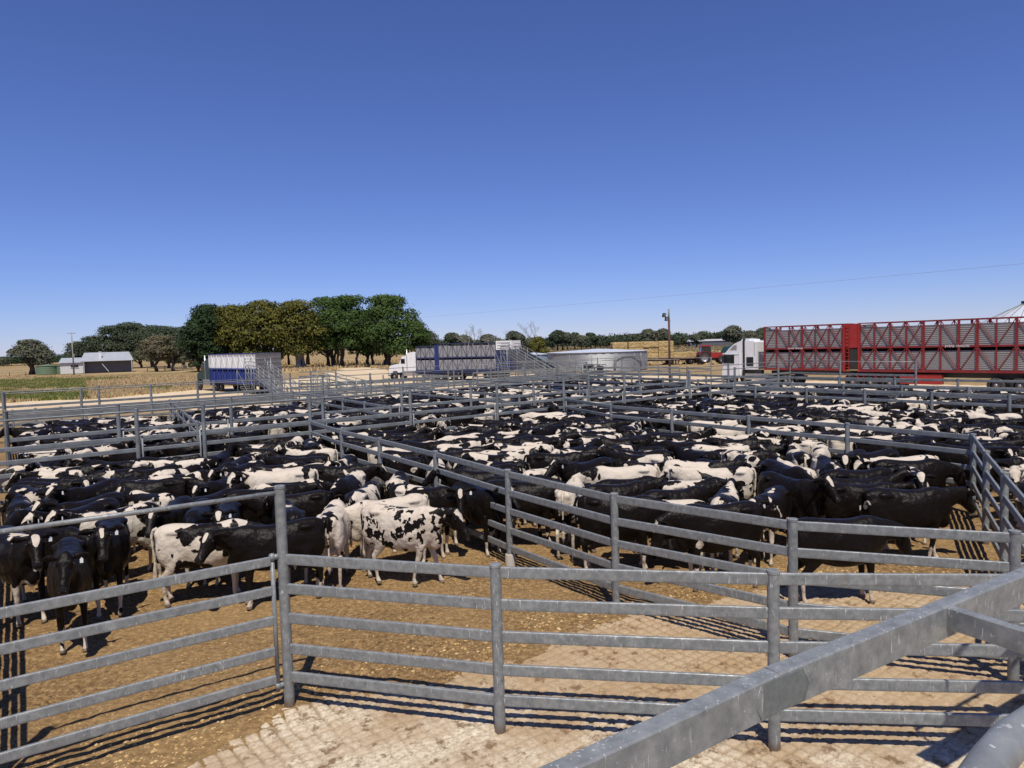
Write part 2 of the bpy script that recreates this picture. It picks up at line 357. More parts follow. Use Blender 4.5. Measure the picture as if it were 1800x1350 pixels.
def ellipsoid(c, r, rot=None, nu=14, nv=9):
    vs = []; c = Vector(c); M = rot.to_3x3() if rot else Matrix.Identity(3)
    for i in range(nv+1):
        th = PI*i/nv
        for k in range(nu):
            a = 2*PI*k/nu; vs.append(M @ Vector((r[0]*math.sin(th)*math.cos(a), r[1]*math.sin(th)*math.sin(a), r[2]*math.cos(th))) + c)
    fs = [(i*nu+k, (i+1)*nu+k, (i+1)*nu+(k+1) % nu, i*nu+(k+1) % nu) for i in range(nv) for k in range(nu)]
    return vs, fs

def cow_mesh(name, yaw=0, pitch=0, gait=0, voxel=.02, tilt=0, tailsway=0, nod=0):
    """A heifer facing +X with her feet on z=0. yaw: head turned to her left (+) or right; pitch: nose and neck lowered (+)."""
    mb = MB(); X = Vector((1,0,0))
    body = [(-.80, 1.30, 1.02, .07), (-.76, 1.345, .95, .15), (-.66, 1.385, .86, .215), (-.52, 1.40, .76, .25), (-.38, 1.39, .665, .255), (-.22, 1.37, .62, .272),
            (-.04, 1.355, .585, .31), (.14, 1.35, .58, .315), (.30, 1.365, .595, .285), (.44, 1.40, .63, .24), (.56, 1.395, .70, .205), (.68, 1.36, .78, .175), (.77, 1.31, .87, .125)]
    mb.add(*ring_loft([((x, 0, (a+b)/2), X, w, (a-b)/2, .80) for x, a, b, w in body], 22))
    # spine ridge, hook and pin bones, thighs, shoulders, brisket
    for s_ in (-1, 1):
        mb.add(*ellipsoid((-.46, s_*.165, 1.285), (.15, .10, .055))); mb.add(*ellipsoid((-.74, s_*.10, 1.25), (.07, .05, .07)))
        mb.add(*ellipsoid((-.58, s_*.155, .98), (.20, .11, .31))); mb.add(*ellipsoid((.47, s_*.165, 1.02), (.14, .075, .27), Euler((0, .25, 0)).to_matrix()))
        mb.add(*ellipsoid((.10, s_*.17, .92), (.42, .15, .26)))
    mb.add(*ellipsoid((.66, 0, .80), (.15, .11, .17))); mb.add(*ellipsoid((-.45, 0, .68), (.16, .13, .08)))
    # legs
    g = gait
    def leg(pts, rr):
        for a, b, ra, rb in zip(pts[:-1], pts[1:], rr[:-1], rr[1:]):
            mb.add(*ring_loft([(Vector(a).lerp(Vector(b), t), Vector(b)-Vector(a), ra[0]*(1-t)+rb[0]*t, ra[1]*(1-t)+rb[1]*t, 1) for t in (-.04, .35, .7, 1.04)], 12))
    for s_ in (-1, 1):
        k = s_*g*.17; kk = abs(min(0, k))
        y = s_*.165
        leg([(.48, s_*.15, .98), (.46, y, .76), (.48+k*.7, y, .42), (.47+k*1.15, y*.93, .15), (.485+k*1.2, y*.93, .085)], [(.07,.12), (.062,.088), (.047,.053), (.033,.034), (.038,.042)])
        mb.add(*ellipsoid((.485+k*.7, y, .425), (.052,.05,.07)))
        leg([(.485+k*1.2, y*.93, .10), (.51+k*1.25, y*.93, .0)], [(.04,.045), (.052,.064)])
        k = -s_*g*.15; y = s_*.17
        leg([(-.55, s_*.15, .98), (-.44+k*.5, y, .80), (-.55+k*.8, y, .62), (-.68+k, y, .50), (-.655+k*1.15, y*.95, .15), (-.64+k*1.15, y*.95, .085)], [(.10,.20), (.10,.16), (.058,.09), (.04,.05), (.034,.037), (.038,.042)])
        mb.add(*ellipsoid((-.68+k, y, .50), (.055,.045,.075)))
        leg([(-.64+k*1.15, y*.95, .10), (-.615+k*1.2, y*.95, .0)], [(.04,.045), (.052,.064)])
    # neck: a bent path from the shoulder to the poll
    p0 = Vector((.55, 0, 1.12)); L = .56; n_ = 6; pos = p0.copy(); st = []
    sl_ = [.25]*7
    for i in range(n_+1):
        t = i/n_; ya = yaw*.62*t**1.2; el = math.radians(24) - pitch*.9*(.25+.75*t); d = Vector((math.cos(el)*math.cos(ya), math.cos(el)*math.sin(ya), math.sin(el)))
        if i: pos = pos + d*(L/n_)
        st.append((pos.copy(), d, .165 - .075*t - .02*math.sin(t*PI), .27 - .155*t**.8, 1))
    mb.add(*ring_loft(st, 16))
    # head
    poll = pos + Vector((0, 0, .045)); hy = yaw; he = math.radians(-45) - pitch*.55 - nod
    hd = Vector((math.cos(he)*math.cos(hy), math.cos(he)*math.sin(hy), math.sin(he)))
    side = hd.cross(Vector((0,0,1))).normalized(); hu = side.cross(hd)      # hu: up out of the forehead; side: her right
    if tilt: Rm = Matrix.Rotation(tilt, 3, hd); side = Rm @ side; hu = Rm @ hu
    def H(a, s_, u_): return poll + hd*a + side*s_ + hu*u_
    hs_ = [(-.055, .080, .06, -.035), (0, .108, .095, -.04), (.08, .120, .122, -.055), (.17, .110, .128, -.07), (.25, .090, .115, -.075), (.33, .076, .095, -.07), (.39, .076, .083, -.06), (.44, .086, .078, -.058), (.48, .074, .064, -.06), (.503, .04, .038, -.062)]
    mb.add(*ring_loft([(H(a, 0, o), hd, w, h, .95) for a, w, h, o in hs_], 16))
    for s_ in (-1, 1):
        mb.add(*ellipsoid(H(.12, s_*.085, -.02), (.045,.038,.045))); mb.add(*ellipsoid(H(.20, s_*.055, -.12), (.09,.035,.06)))
    mb.add(*ellipsoid(H(-.015, 0, .01), (.07,.08,.055)))
    for s_ in (-1, 1): mb.add(*ellipsoid(H(.10, s_*.092, .022), (.05,.03,.028))); mb.add(*ellipsoid(H(.455, s_*.048, -.02), (.035,.030,.03)))
    me0 = bpy.data.meshes.new('tmp'); me0.from_pydata([tuple(p) for p in mb.v], [], mb.f); me0.update()
    ob = bpy.data.objects.new('tmp', me0); COL.objects.link(ob)
    r = ob.modifiers.new('r', 'REMESH'); r.mode = 'VOXEL'; r.voxel_size = voxel; r.use_smooth_shade = True
    sm = ob.modifiers.new('s', 'SMOOTH'); sm.factor = .6; sm.iterations = max(3, int(round(.20/voxel)))
    dg = bpy.context.evaluated_depsgraph_get(); me1 = bpy.data.meshes.new_from_object(ob.evaluated_get(dg))
    bpy.data.objects.remove(ob); bpy.data.meshes.remove(me0)
    nb = len(me1.vertices); co = np.empty(nb*3); me1.vertices.foreach_get('co', co); co = co.reshape(-1, 3)
    # ears, tail and eyes join the same mesh
    ex = MB()
    for s_ in (-1, 1):
        b0 = H(.015, s_*.095, -.02); dr = (side*s_*.93 - hd*.15 - hu*.28).normalized(); fl = (hd*.8 + hu*.5).normalized()
        e = []; up_ = dr.cross(fl).normalized(); fl = up_.cross(dr)
        for t, w, th in ((-.03, .020, .020), (.03, .034, .018), (.09, .054, .013), (.15, .056, .010), (.20, .036, .008), (.235, .007, .004)):
            for k in range(8):
                a = 2*PI*k/8; e.append(b0 + dr*t + up_*math.cos(a)*w + fl*(math.sin(a)*th - .018*(math.cos(a)**2)*(w/.047)))
        fs = [(i*8+k, (i+1)*8+k, (i+1)*8+(k+1) % 8, i*8+(k+1) % 8) for i in range(5) for k in range(8)]
        ex.add(e, fs, 0, True)
        ex.add(*ellipsoid(H(.118, s_*.119, -.008), (.023,.021,.023), None, 8, 6), 1, True)
        ex.add(*ellipsoid(H(.484, s_*.040, -.035), (.016,.012,.010), None, 8, 6), 1, True)
    tp = [(-.76, 0, 1.335), (-.82, .0, 1.31), (-.855, tailsway*.1, 1.22), (-.85, tailsway*.3, 1.05), (-.835, tailsway*.6, .88), (-.825, tailsway, .72), (-.83, tailsway*1.25, .60), (-.835, tailsway*1.4, .48), (-.84, tailsway*1.45, .38)]
    ex.tube(tp, [.032, .03, .024, .019, .017, .02, .036, .04, .008], 8)
    V = [tuple(p) for p in co] + [tuple(p) for p in ex.v]
    F = [tuple(p.vertices) for p in me1.polygons] + [tuple(i+nb for i in f) for f in ex.f]
    me = bpy.data.meshes.new(name); me.from_pydata(V, [], F)
    me.materials.append(MAT['coat']); me.materials.append(MAT['eye'])
    me.polygons.foreach_set('material_index', [0]*(len(F)-len(ex.f)) + list(ex.m)); me.polygons.foreach_set('use_smooth', [True]*len(F)); me.update()
    bpy.data.meshes.remove(me1)
    P = np.array(V); hdv, suv, huv, pv = (np.array(q) for q in (hd, side, hu, poll))
    rel = P - pv; a = rel @ hdv; s2 = rel @ suv; u2 = rel @ huv
    headm = ((a > -.14) & (np.abs(s2) < .26) & (np.abs(u2) < .22) & (P[:,0] > .6)).astype(float)
    bias = np.zeros(len(P)); z = P[:,2]
    bias += (np.clip((.66 - z)/.30, 0, 1)*.40 + np.clip((.40 - z)/.12, 0, 1)*.75)*(1-headm)      # pale legs and belly
    bias -= np.clip((P[:,0]-.45)/.35, 0, 1)*.22*(z > .75)*(1-headm)          # dark neck
    bias -= headm*.46
    bl = np.exp(-(s2/np.clip(.075-.17*a, .022, .075))**2)*np.clip((a+.02)/.05, 0, 1)*np.clip((.26-a)/.10, 0, 1)*(u2 > .0)*headm
    tl = (P[:,0] < -.80) & (z < .66); bias[tl] += .35
    muz = np.clip((a-.43)/.04, 0, 1)*headm
    # rest coordinates: undo the neck bend for the coat pattern
    R = P.copy(); hm = headm > 0; R[hm] = np.stack([1.2 + a[hm], -s2[hm], 1.3 + u2[hm]], 1)
    R = R.copy()
    for nm, arr in (('bias', bias), ('muzzle', muz), ('blaze', bl)):
        at = me.attributes.new(nm, 'FLOAT', 'POINT'); at.data.foreach_set('value', arr.astype(np.float32))
    R[~hm] = P[~hm]
    at = me.attributes.new('rest', 'FLOAT_VECTOR', 'POINT'); at.data.foreach_set('vector', R.astype(np.float32).ravel())
    # the ear tag hangs from her left ear
    eb = H(.015, -.095, -.02); dr = (side*-.93 - hd*.15 - hu*.28).normalized(); tagp = eb + dr*.11
    return me, (tagp, dr, hd, hu), H(.25, 0, 0)
# ------------------------------------------------------------ ground
def vnoise(x, y, seed=0):
    r = np.random.default_rng(seed).random((256, 256)); xi = np.floor(x).astype(int); yi = np.floor(y).astype(int)
    fx = x-xi; fy = y-yi; fx = fx*fx*(3-2*fx); fy = fy*fy*(3-2*fy); g = lambda a, b: r[a % 256, b % 256]
    return (g(xi,yi)*(1-fx)+g(xi+1,yi)*fx)*(1-fy) + (g(xi,yi+1)*(1-fx)+g(xi+1,yi+1)*fx)*fy
def fbm(x, y, sc, seed=0, o=4):
    s = 0; a = 1; t = 0
    for i in range(o): s = s + a*vnoise(x*sc*2**i, y*sc*2**i, seed+i); t += a; a *= .5
    return s/t
def seg_dist(x, y, pts):
    best = np.full(np.shape(x), 1e9)
    for (ax, ay), (bx, by) in zip(pts[:-1], pts[1:]):
        dx, dy = bx-ax, by-ay; t = np.clip(((x-ax)*dx+(y-ay)*dy)/(dx*dx+dy*dy), 0, 1); best = np.minimum(best, np.hypot(x-ax-t*dx, y-ay-t*dy))
    return best
def inside(x, y, poly):
    r = np.zeros(np.shape(x), bool); n = len(poly)
    for i in range(n):
        (ax, ay), (bx, by) = poly[i], poly[(i+1) % n]
        c = ((ay > y) != (by > y)) & (x < (bx-ax)*(y-ay)/((by-ay) or 1e-9)+ax); r ^= c
    return r
def grid_mesh(name, xs, ys, zf, keep, mat, attr=None):
    X, Y = np.meshgrid(xs, ys); Z = zf(X, Y); nx, ny = len(xs), len(ys)
    xc = (X[:-1,:-1]+X[1:,1:])/2; yc = (Y[:-1,:-1]+Y[1:,1:])/2
    ok = keep(xc, yc) if keep else np.ones_like(xc, bool)
    idx = np.arange(nx*ny).reshape(ny, nx); q = np.stack([idx[:-1,:-1], idx[:-1,1:], idx[1:,1:], idx[1:,:-1]], -1)[ok]
    used = np.unique(q); mp = np.full(nx*ny, -1); mp[used] = np.arange(len(used)); q = mp[q]
    me = bpy.data.meshes.new(name); me.vertices.add(len(used)); P = np.stack([X.ravel(), Y.ravel(), Z.ravel()], 1)[used]
    me.vertices.foreach_set('co', P.astype(np.float32).ravel()); me.loops.add(q.size); me.loops.foreach_set('vertex_index', q.ravel().astype(np.int32))
    me.polygons.add(len(q)); me.polygons.foreach_set('loop_start', np.arange(0, q.size, 4, dtype=np.int32)); me.polygons.foreach_set('loop_total', np.full(len(q), 4, np.int32))
    me.update(calc_edges=True); me.polygons.foreach_set('use_smooth', [True]*len(q)); me.materials.append(mat)
    if attr: 
        a = me.attributes.new(attr[0], 'FLOAT', 'POINT'); a.data.foreach_set('value', attr[1](P[:,0], P[:,1]).astype(np.float32))
    me.validate(); return me
CEDGE = [(-9.0, 1.0), (-3.7, 6.6), (-2.63, 7.6), (-.69, 8.74), (1.4, 10.1), (4.6, 11.3), (6.28, 11.25), (8.18, 11.3), (14, 13), (22, 17)]
CPOLY = CEDGE + [(22, -6), (-9, -6)]
def conc_s(x, y):
    d = seg_dist(x, y, CEDGE); s = np.where(inside(x, y, CPOLY), d, -d)
    return s + (fbm(x, y, .9, 5)-.5)*.9 + (fbm(x, y, 5, 9, 3)-.5)*.22
GA = math.radians(36)
def groove(x, y):
    wx = x + (vnoise(x*3, y*3, 21)-.5)*.07; wy = y + (vnoise(x*3, y*3, 22)-.5)*.07
    u = (wx*math.cos(GA)+wy*math.sin(GA))/.155; v = (-wx*math.sin(GA)+wy*math.cos(GA))/.135
    v2 = v + .0; gu = np.abs((u % 1)-.5)*2; gv = np.abs((v2 % 1)-.5)*2       # 1 in the joint, 0 mid-cell
    g = np.maximum(np.clip((gu-.74)/.22, 0, 1), np.clip((gv-.74)/.22, 0, 1))
    wear = np.clip((fbm(x, y, .7, 31)-.34)*4.0, .42, 1)*(.7+.6*fbm(x, y, 6, 33, 2)-.3)
    return g*g*(3-2*g)*wear
def dirt_z(x, y):
    near = np.clip((22-y)/8, 0, 1)
    z = ((fbm(x, y, .7, 41)-.5)*.05 + (fbm(x, y, 4, 45, 4)-.5)*.06 + (fbm(x, y, 13, 47, 2)-.5)*.028)*near
    return z - .06*np.clip((conc_s(x, y)-.12)/.25, 0, 1)
def conc_z(x, y):
    s = conc_s(x, y)
    return .006 + (fbm(x, y, .6, 51)-.5)*.03 + (fbm(x, y, 9, 55, 3)-.5)*.012 - groove(x, y)*.038 - .05*np.clip((.12-s)/.25, 0, 1)
def spaced(a, b, fine, lo, hi, grow=1.25):
    c = list(np.arange(a, b, fine)); s = fine; v = c[-1]
    while v < hi: s = min(s*grow, 6); v += s; c.append(v)
    s = fine; v = a; pre = []
    while v > lo: s = min(s*grow, 6); v -= s; pre.append(v)
    return np.array(pre[::-1]+c)
YARD = [(-27, 30), (-16, 46), (7, 57), (17, 44), (30, 26), (40, 8), (30, -8), (-30, -8), (-26, 14)]
me = grid_mesh('pen_ground', spaced(-9, 12, .04, -31, 42), spaced(5, 17, .04, -9, 58), dirt_z, lambda x, y: inside(x, y, YARD), MAT['dirt'])
mk('pen_ground', me, kind='structure', label='brown dirt floor of the cattle pens')
me = grid_mesh('concrete_floor', np.arange(-6, 8.4, .022), np.arange(5.6, 12.4, .022), conc_z, lambda x, y: conc_s(x, y) > -.25, MAT['conc'], ('groove', groove))
mk('concrete_floor', me, kind='structure', label='pale grooved concrete floor of the lane in front')
me = grid_mesh('concrete_apron', np.arange(-12, 22.1, .5), np.arange(-6, 5.7, .5), lambda x, y: x*0+.0, None, MAT['conc']); mk('concrete_apron', me, kind='structure')
me = grid_mesh('concrete_apron', np.arange(8.3, 22.1, .4), np.arange(5.5, 16, .4), lambda x, y: x*0-.002, lambda x, y: conc_s(x, y) > .2, MAT['conc']); mk('concrete_apron', me, kind='structure')
# paddock sheet to the horizon
mb = MB(); R_ = [0, 60, 120, 250, 500, 1000, 2500, 5500]; n = 48
def fz(r, a): return -.09 if r < 3000 else -.09
vs = [(0,0,-.09)] + [(r*math.cos(2*PI*k/n), r*math.sin(2*PI*k/n), fz(r, k)) for r in R_[1:] for k in range(n)]
fs = [(0, 1+k, 1+(k+1) % n) for k in range(n)] + [(1+i*n+k, 1+(i+1)*n+k, 1+(i+1)*n+(k+1) % n, 1+i*n+(k+1) % n) for i in range(len(R_)-2) for k in range(n)]
MB().add(vs, fs).build('paddock', MAT['field'], kind='structure', label='dry straw coloured paddock reaching the horizon')
ROAD = [(-90, 36), (-44, 54), (-30, 56), (-22, 52), (-14, 47), (7, 57), (17, 44), (30, 26), (44, 4), (70, 4), (40, 42), (27, 62), (16, 84), (2, 92), (-10, 100), (-18, 118), (-30, 150), (-36, 150), (-30, 112), (-30, 88), (-38, 68), (-60, 60), (-95, 44)]
def road_z(x, y): return x*0 - .05
me = grid_mesh('gravel_road', np.arange(-96, 71, 1.0), np.arange(3, 151, 1.0), road_z, lambda x, y: inside(x+(vnoise(x*.3, y*.3, 3)-.5)*4, y+(vnoise(x*.3, y*.3, 4)-.5)*4, ROAD) & ~inside(x, y, [(a*.97, b*.97) for a, b in YARD]), MAT['sand'])
mk('gravel_road', me, kind='structure', label='pale sandy gravel road behind the yards')
# far ridge
mb = MB(); pr = []
for k in range(60):
    x = -4200 + k*90; pr.append((x, 14+10*mnoise.noise((x*.0012, 0, 0))+ 5*mnoise.noise((x*.005, 3, 0))))
vs = [(x, 4300, -3) for x, z in pr]+[(x, 4600, max(4, z*1.3)) for x, z in pr]+[(x, 5200, -3) for x, z in pr]; m_ = len(pr)
fs = [(k, k+1, m_+k+1, m_+k) for k in range(m_-1)]+[(m_+k, m_+k+1, 2*m_+k+1, 2*m_+k) for k in range(m_-1)]
MAT['hill'] = paint('hazed_far_hill', (.10,.13,.15), 1, scale=.01)  # distance haze is mixed into this muted blue-grey hill colour
MB().add(vs, fs, 0, True).build('hills', MAT['hill'], kind='structure')

# loose stones on the dirt in front
mb = MB(); cnt = 0; tries = 0
def rock(x, y, z, s):
    a = random.random()*6.28; q = []
    for (dx, dy, dz) in ((1,0,0), (0,1,0), (-1,0,0), (0,-1,0), (0,0,1), (0,0,-1)):
        k = s*random.uniform(.6, 1.2); X_ = dx*k; Y_ = dy*k; q.append((x+X_*math.cos(a)-Y_*math.sin(a), y+X_*math.sin(a)+Y_*math.cos(a), z+dz*k*.6))
    return q
RF = [(0,1,4), (1,2,4), (2,3,4), (3,0,4), (1,0,5), (2,1,5), (3,2,5), (0,3,5)]
rx = RNG.uniform(-8, 9.5, 26000); ry = 5.6+RNG.random(26000)**1.3*9.5; sc_ = conc_s(rx, ry); edge = np.exp(-((sc_+.25)/.35)**2)
dens = np.clip((fbm(rx, ry, .8, 77)-.38)*2.2, .05, 1)*.55 + edge*.9; ok = (sc_ < .05) & (RNG.random(26000) < dens*.75); rz_ = dirt_z(rx, ry)
for x, y, z, e in zip(rx[ok], ry[ok], rz_[ok], edge[ok]):
    mb.add(rock(x, y, z, random.choice((.008, .01, .012, .016, .022))*(1+.5*e)), RF)
mb.build('gravel_stones', MAT['stone'], kind='stuff', label='loose pale stones scattered over the dirt of the pens')

# ------------------------------------------------------------ yard fences
RZ = (.337, .654, 1.0, 1.33, 1.66)
def post_mesh(h, near, r=.057):
    n_ = 20 if near else 10
    return MB().lathe([(r, -.05), (r, h-.03)], n_).lathe([(r, h-.034), (r+.004, h-.032), (r+.004, h-.006), (r-.012, h), (.001, h+.002)], n_, smooth=False).mesh('post', MAT['galv' if near else 'galv_far'])
PM = {}
def post(par, p, org, h, near, r=.057):
    k = (h, near, r)
    if k not in PM: PM[k] = post_mesh(h, near, r)
    return mk('post', PM[k], par, (p[0]-org[0], p[1]-org[1], 0))
def fence(pts, label, near=False, tall=(), rails=RZ, pipe=False, group='galvanised pipe and rail yard fences', posts=None, h=1.75, gap=()):
    o = pts[0]; root = thing('yard_fence', label, 'fence', (o[0], o[1], 0), 0, group); m = MAT['galv' if near else 'galv_far']
    for i, p in enumerate(pts):
        if posts is None or i in posts: post(root, p, o, 2.48 if (tall == 'all' or i in tall) else h, near)
    runs = []; cur = [pts[0]]
    for i in range(1, len(pts)):
        if i-1 in gap:
            if len(cur) > 1: runs.append(cur)
            cur = [pts[i]]
        else: cur.append(pts[i])
    if len(cur) > 1: runs.append(cur)
    for run in runs:
        for z in rails: MB().rail([(x-o[0], y-o[1], z) for x, y in run]).build('rail', m, root)
    if pipe: MB().tube([(x-o[0], y-o[1], 2.4) for x, y in pts], .021, 8).build('top_pipe', m, root)
    return root
def gate(a, b, label, near=False, off=.09, brace=False):
    d = Vector((b[0]-a[0], b[1]-a[1], 0)); L = d.length-2*off; ang = math.atan2(d.y, d.x); m = MAT['galv' if near else 'galv_far']
    p = Vector((a[0], a[1], 0)) + d.normalized()*off
    root = thing('yard_gate', label, 'gate', p, ang, 'swinging gates of the cattle yards')
    for x in (.025, L-.025): MB().tube([(x, 0, .2), (x, 0, 1.74)], .024, 12 if near else 8).build('stile', m, root)
    for z in RZ: MB().rail([(.045, 0, z), (L-.045, 0, z)], .042, .10).build('rail', m, root)
    hb = MB()
    for z in (.26, 1.70): hb.tube([(-.07, 0, z), (.03, 0, z)], .03, 10); hb.lathe([(.0,z-.035),(.034, z-.03), (.034, z+.03),(0,z+.035)], 12, (.025, 0, 0))
    hb.build('hinge', m, root)
    return root
def linefit(pts):
    a = np.array(pts); k, c = np.polyfit(a[:,0], a[:,1], 1); return lambda x: (float(x), float(k*x+c))
NL = linefit([(-10.37,19.33), (-8.98,20.52), (-6.43,22.45), (-.58,26.93), (2.09,28.91), (4.89,31.41), (8.38,33.49), (11.17,35.16)])
FL = linefit([(-14.15,19.65), (-11.97,21.75), (-9.36,23.33), (-6.84,25.37), (-1.73,30.16), (.95,31.67), (3.64,33.52), (6.46,35.76), (9.49,38.51)])
T0 = (-2.58, 7.72)
F1 = [T0, (-.22, 7.05), (2.42, 6.62), (5.0, 6.35), (7.6, 6.2)]
fence(F1, 'near fence across the photo with five rails, one tall gate post and white lime streaks', True, tall=(0,))
LA = [(-13.3, 17.8), (-11.32, 15.1), (-9.42, 12.5), (-7.58, 9.9), (-5.92, 7.5), (-4.95, 6.1)]
fence(LA, 'fence closing the left side of the front left pen', False, tall=(0, 5))
gate(T0, (-4.95, 6.1), 'long five rail gate at lower left, hung on the tall near post', True)
root = thing('gate_brace_pipe', 'round overhead pipe above the near left gate, joined to the tall post', 'brace pipe', (T0[0], T0[1], 2.4))
MB().tube([(.0, 0, 0), (-4.95-T0[0], 6.1-T0[1], 0)], .024, 14).build('pipe', MAT['galv'], root)
F2 = [(-6.43, 22.45), (-4.75, 19.55), (-3.31, 17.45), (-1.66, 14.95), (-.12, 12.45), (1.44, 10.24), (3.35, 8.5), (5.49, 7.72), (8.0, 7.2)]
fence(F2, 'long curving fence from the middle of the yards towards lower right, between the front pens', True, tall=())
MB().lathe([(.09, -.05), (.088, .22), (.08, .235), (.06, .24)], 20, (-.12, 12.45, 0)).build('post_footing', paint('footing_concrete', (.42,.37,.30), .9, var=.2), label='round concrete footing around a fence post beside the black cow', cat='footing')
F3 = [(9.89, 15.2), (8.68, 12.97), (7.63, 10.97), (6.55, 8.9), (5.75, 7.75)]
fence(F3, 'short fence at right edge running towards the camera from the corner post', True, posts=(0, 1, 2, 3))
M1 = [(2.09, 28.9), (3.45, 24.9), (5.05, 22.5), (6.69, 20.1), (8.36, 17.7), (9.89, 15.2)]
fence(M1, 'fence behind the large centre pen, ending at the right corner post', False, tall=(0,), posts=(1, 2, 3, 4))
nx = [-13.6, -10.37, -8.98, -6.43, -3.55, -.58, 2.09, 4.89, 8.38, 11.17, 14.2]
fence([NL(x) for x in nx], 'tall post fence with top pipe along near side of the drafting lane', False, tall='all', pipe=True, gap=(1, 4, 6, 8))
for (a, b) in ((1, 2), (4, 5), (6, 7), (8, 9)):
    gate(NL(nx[a]), NL(nx[b]), ['drafting gate by the second tall post from left, near side of lane', 'drafting gate near the photo centre, near side of lane', 'drafting gate right of centre below the round tank', 'drafting gate in front of the white truck cab, near side of lane'][[1, 4, 6, 8].index(a)])
fx = [-14.15, -11.97, -9.36, -6.84, -4.3, -1.73, .95, 3.64, 6.46, 9.49, 12.4, 17.5]
fence([FL(x) for x in fx], 'tall post fence with top pipe along far side of the drafting lane', False, tall='all', pipe=True, gap=(1, 3, 6, 8))
for (a, b) in ((1, 2), (3, 4), (6, 7), (8, 9)):
    gate(FL(fx[a]), FL(fx[b]), ['far lane gate at left opening to the left back pen', 'far lane gate left of centre opening to the second back pen', 'far lane gate below the blue and white road train', 'far lane gate below the rusty light pole'][[1, 3, 6, 8].index(a)])
def div(a, b, n): return [(a[0]+(b[0]-a[0])*i/n, a[1]+(b[1]-a[1])*i/n) for i in range(n+1)]
GLf = lambda x: (x, 48.7+.78*x)
fence(div(FL(-14.15), (-22.4, 31.3), 5), 'side fence of the left back pens at the left edge of the photo', False, tall=(0, 5))
fence(div(FL(-10.2), (-16.6, 34.4), 5), 'first diagonal dividing fence of the back pens from left')
fence(div(FL(-4.7), (-12.0, 38.8), 5), 'second diagonal dividing fence of the back pens from left')
fence(div(FL(.3), (-7.6, 42.6), 5), 'third diagonal dividing fence of the back pens, in front of the semi trailer cab')
fence(div(FL(5.0), (-2.3, 46.8), 5), 'fourth diagonal dividing fence of the back pens, in front of the loading ramp')
fence(div(FL(10.2), (3.2, 51.2), 5), 'fifth diagonal dividing fence of the back pens, in front of the round tank')
fence([GLf(x) for x in np.linspace(-22.4, 5.6, 13)], 'outer fence along the back of the yards with close rails and top pipe', False, tall='all', pipe=True, rails=(.2, .4, .6, .8, 1.0, 1.2, 1.4, 1.6))
fence(div((5.6, 53.0), FL(13.6), 5), 'outer fence on the far right, before the bale trailer', False, tall=(0,))
fence(div(FL(13.6), (24.5, 29.0), 6), 'outer fence in front of the red road train')
fence(div(NL(9.6), (20.2, 20.5), 7), 'nearer fence of the right hand lane before the red trailers', False)
fence(div(NL(11.9), (22.8, 22.2), 7), 'farther fence of the right hand lane before the red trailers', False)
fence([FL(17.5), (19.14, 41.4), (21.5, 37.8)], 'tall post fence with top pipe right before the white cab', False, tall='all', pipe=True)
# the small holding yards outside the back fence on the left
fence([(-24.2, 32.4), (-20.6, 35.4), (-17, 38.4), (-13.4, 41.4)], 'outer lane fence with thin pipes beyond the left back pen', False, tall='all', rails=(.6, 1.15, 1.7), pipe=True)
cv = [(-22.8+2.6*math.cos(a)*1.3, 35.8+2.6*math.sin(a)+0) for a in np.linspace(math.radians(200), math.radians(95), 6)]+[(-19, 40.5), (-14, 44.3)]
fence(cv, 'low curved fence beyond the left back pen', False, rails=(.55, 1.1), h=1.3)
def loading_ramp(loc, rz, label, L=5.5, H=1.25, top=2.6, sheet=False):
    r = thing('loading_ramp', label, 'loading ramp', loc, rz, 'cattle loading ramps'); g = MAT['galv_far']
    MB().prism([(0, 0), (L, H-.1), (L, H), (0, .1)], -.55, .55).build('deck', MAT['dpanel'], r)
    mb = MB(); mb.box((L+.7, 0, H-.05), (1.4, 1.6, .1)); mb.build('platform', MAT['dpanel'], r)
    for sy in (-.6, .6):
        if sheet: MB().prism([(0, .1), (L, H), (L, H+1.1), (0, 1.2)], sy-.01, sy+.01).build('side_sheet', MAT['dpanel'], r)
        for i in range(6):
            x = L*i/5; z = H*i/5; MB().tube([(x, sy, 0), (x, sy, z+1.55)], .035, 8).build('post', g, r)
        for x in (L, L+.7, L+1.4): MB().tube([(x, sy*1.35, 0), (x, sy*1.35, top+.2)], .035, 8).build('post', g, r)
        for k in range(5):
            z = .3+k*.3; MB().tube([(0, sy, z), (L, sy, z+H), (L+1.4, sy*1.3, z+H)], .028, 8).build('rail', g, r)
    st = MB()
    for k in range(8): st.box((L+1.4-k*.28, 1.2, H-.05-k*.16), (.26, .7, .03))
    st.tube([(L+1.4, .86, H+.9), (L-.9, .86, .9-.1)], .022, 8); st.tube([(L+1.4, 1.54, H+.9), (L-.9, 1.54, .8)], .022, 8)
    for x, z in ((L+1.4, H), (L-.9, 0)):
        for y in (.86, 1.54): st.tube([(x, y, 0), (x, y, z+.9)], .022, 8)
    st.build('stairs', g, r)
    cg = MB()
    for x in (L, L+1.4):
        for y in (-.85, .85): cg.tube([(x, y, 0), (x, y, top+.5)], .03, 8)
    for z in (H+.5, H+1.1, top+.45):
        for y in (-.85, .85): cg.tube([(L, y, z), (L+1.4, y, z)], .022, 8)
        cg.tube([(L, -.85, z), (L, .85, z)], .022, 8)
    cg.build('guard_rails', g, r); return r
loading_ramp((-17.2, 54.6, 0), math.radians(128), 'galvanised loading ramp with side stairs behind the white and blue trailer', 6, 1.6, 2.9)
loading_ramp((4.4, 65, 0), math.radians(117), 'sheeted loading ramp at the back of the blue semi trailer', 9.0, 2.5, 3.3, True)
loading_ramp((-9.8, 49.5, 0), math.radians(160), 'low galvanised ramp between the two blue trailers', 4.0, .9, 1.6)
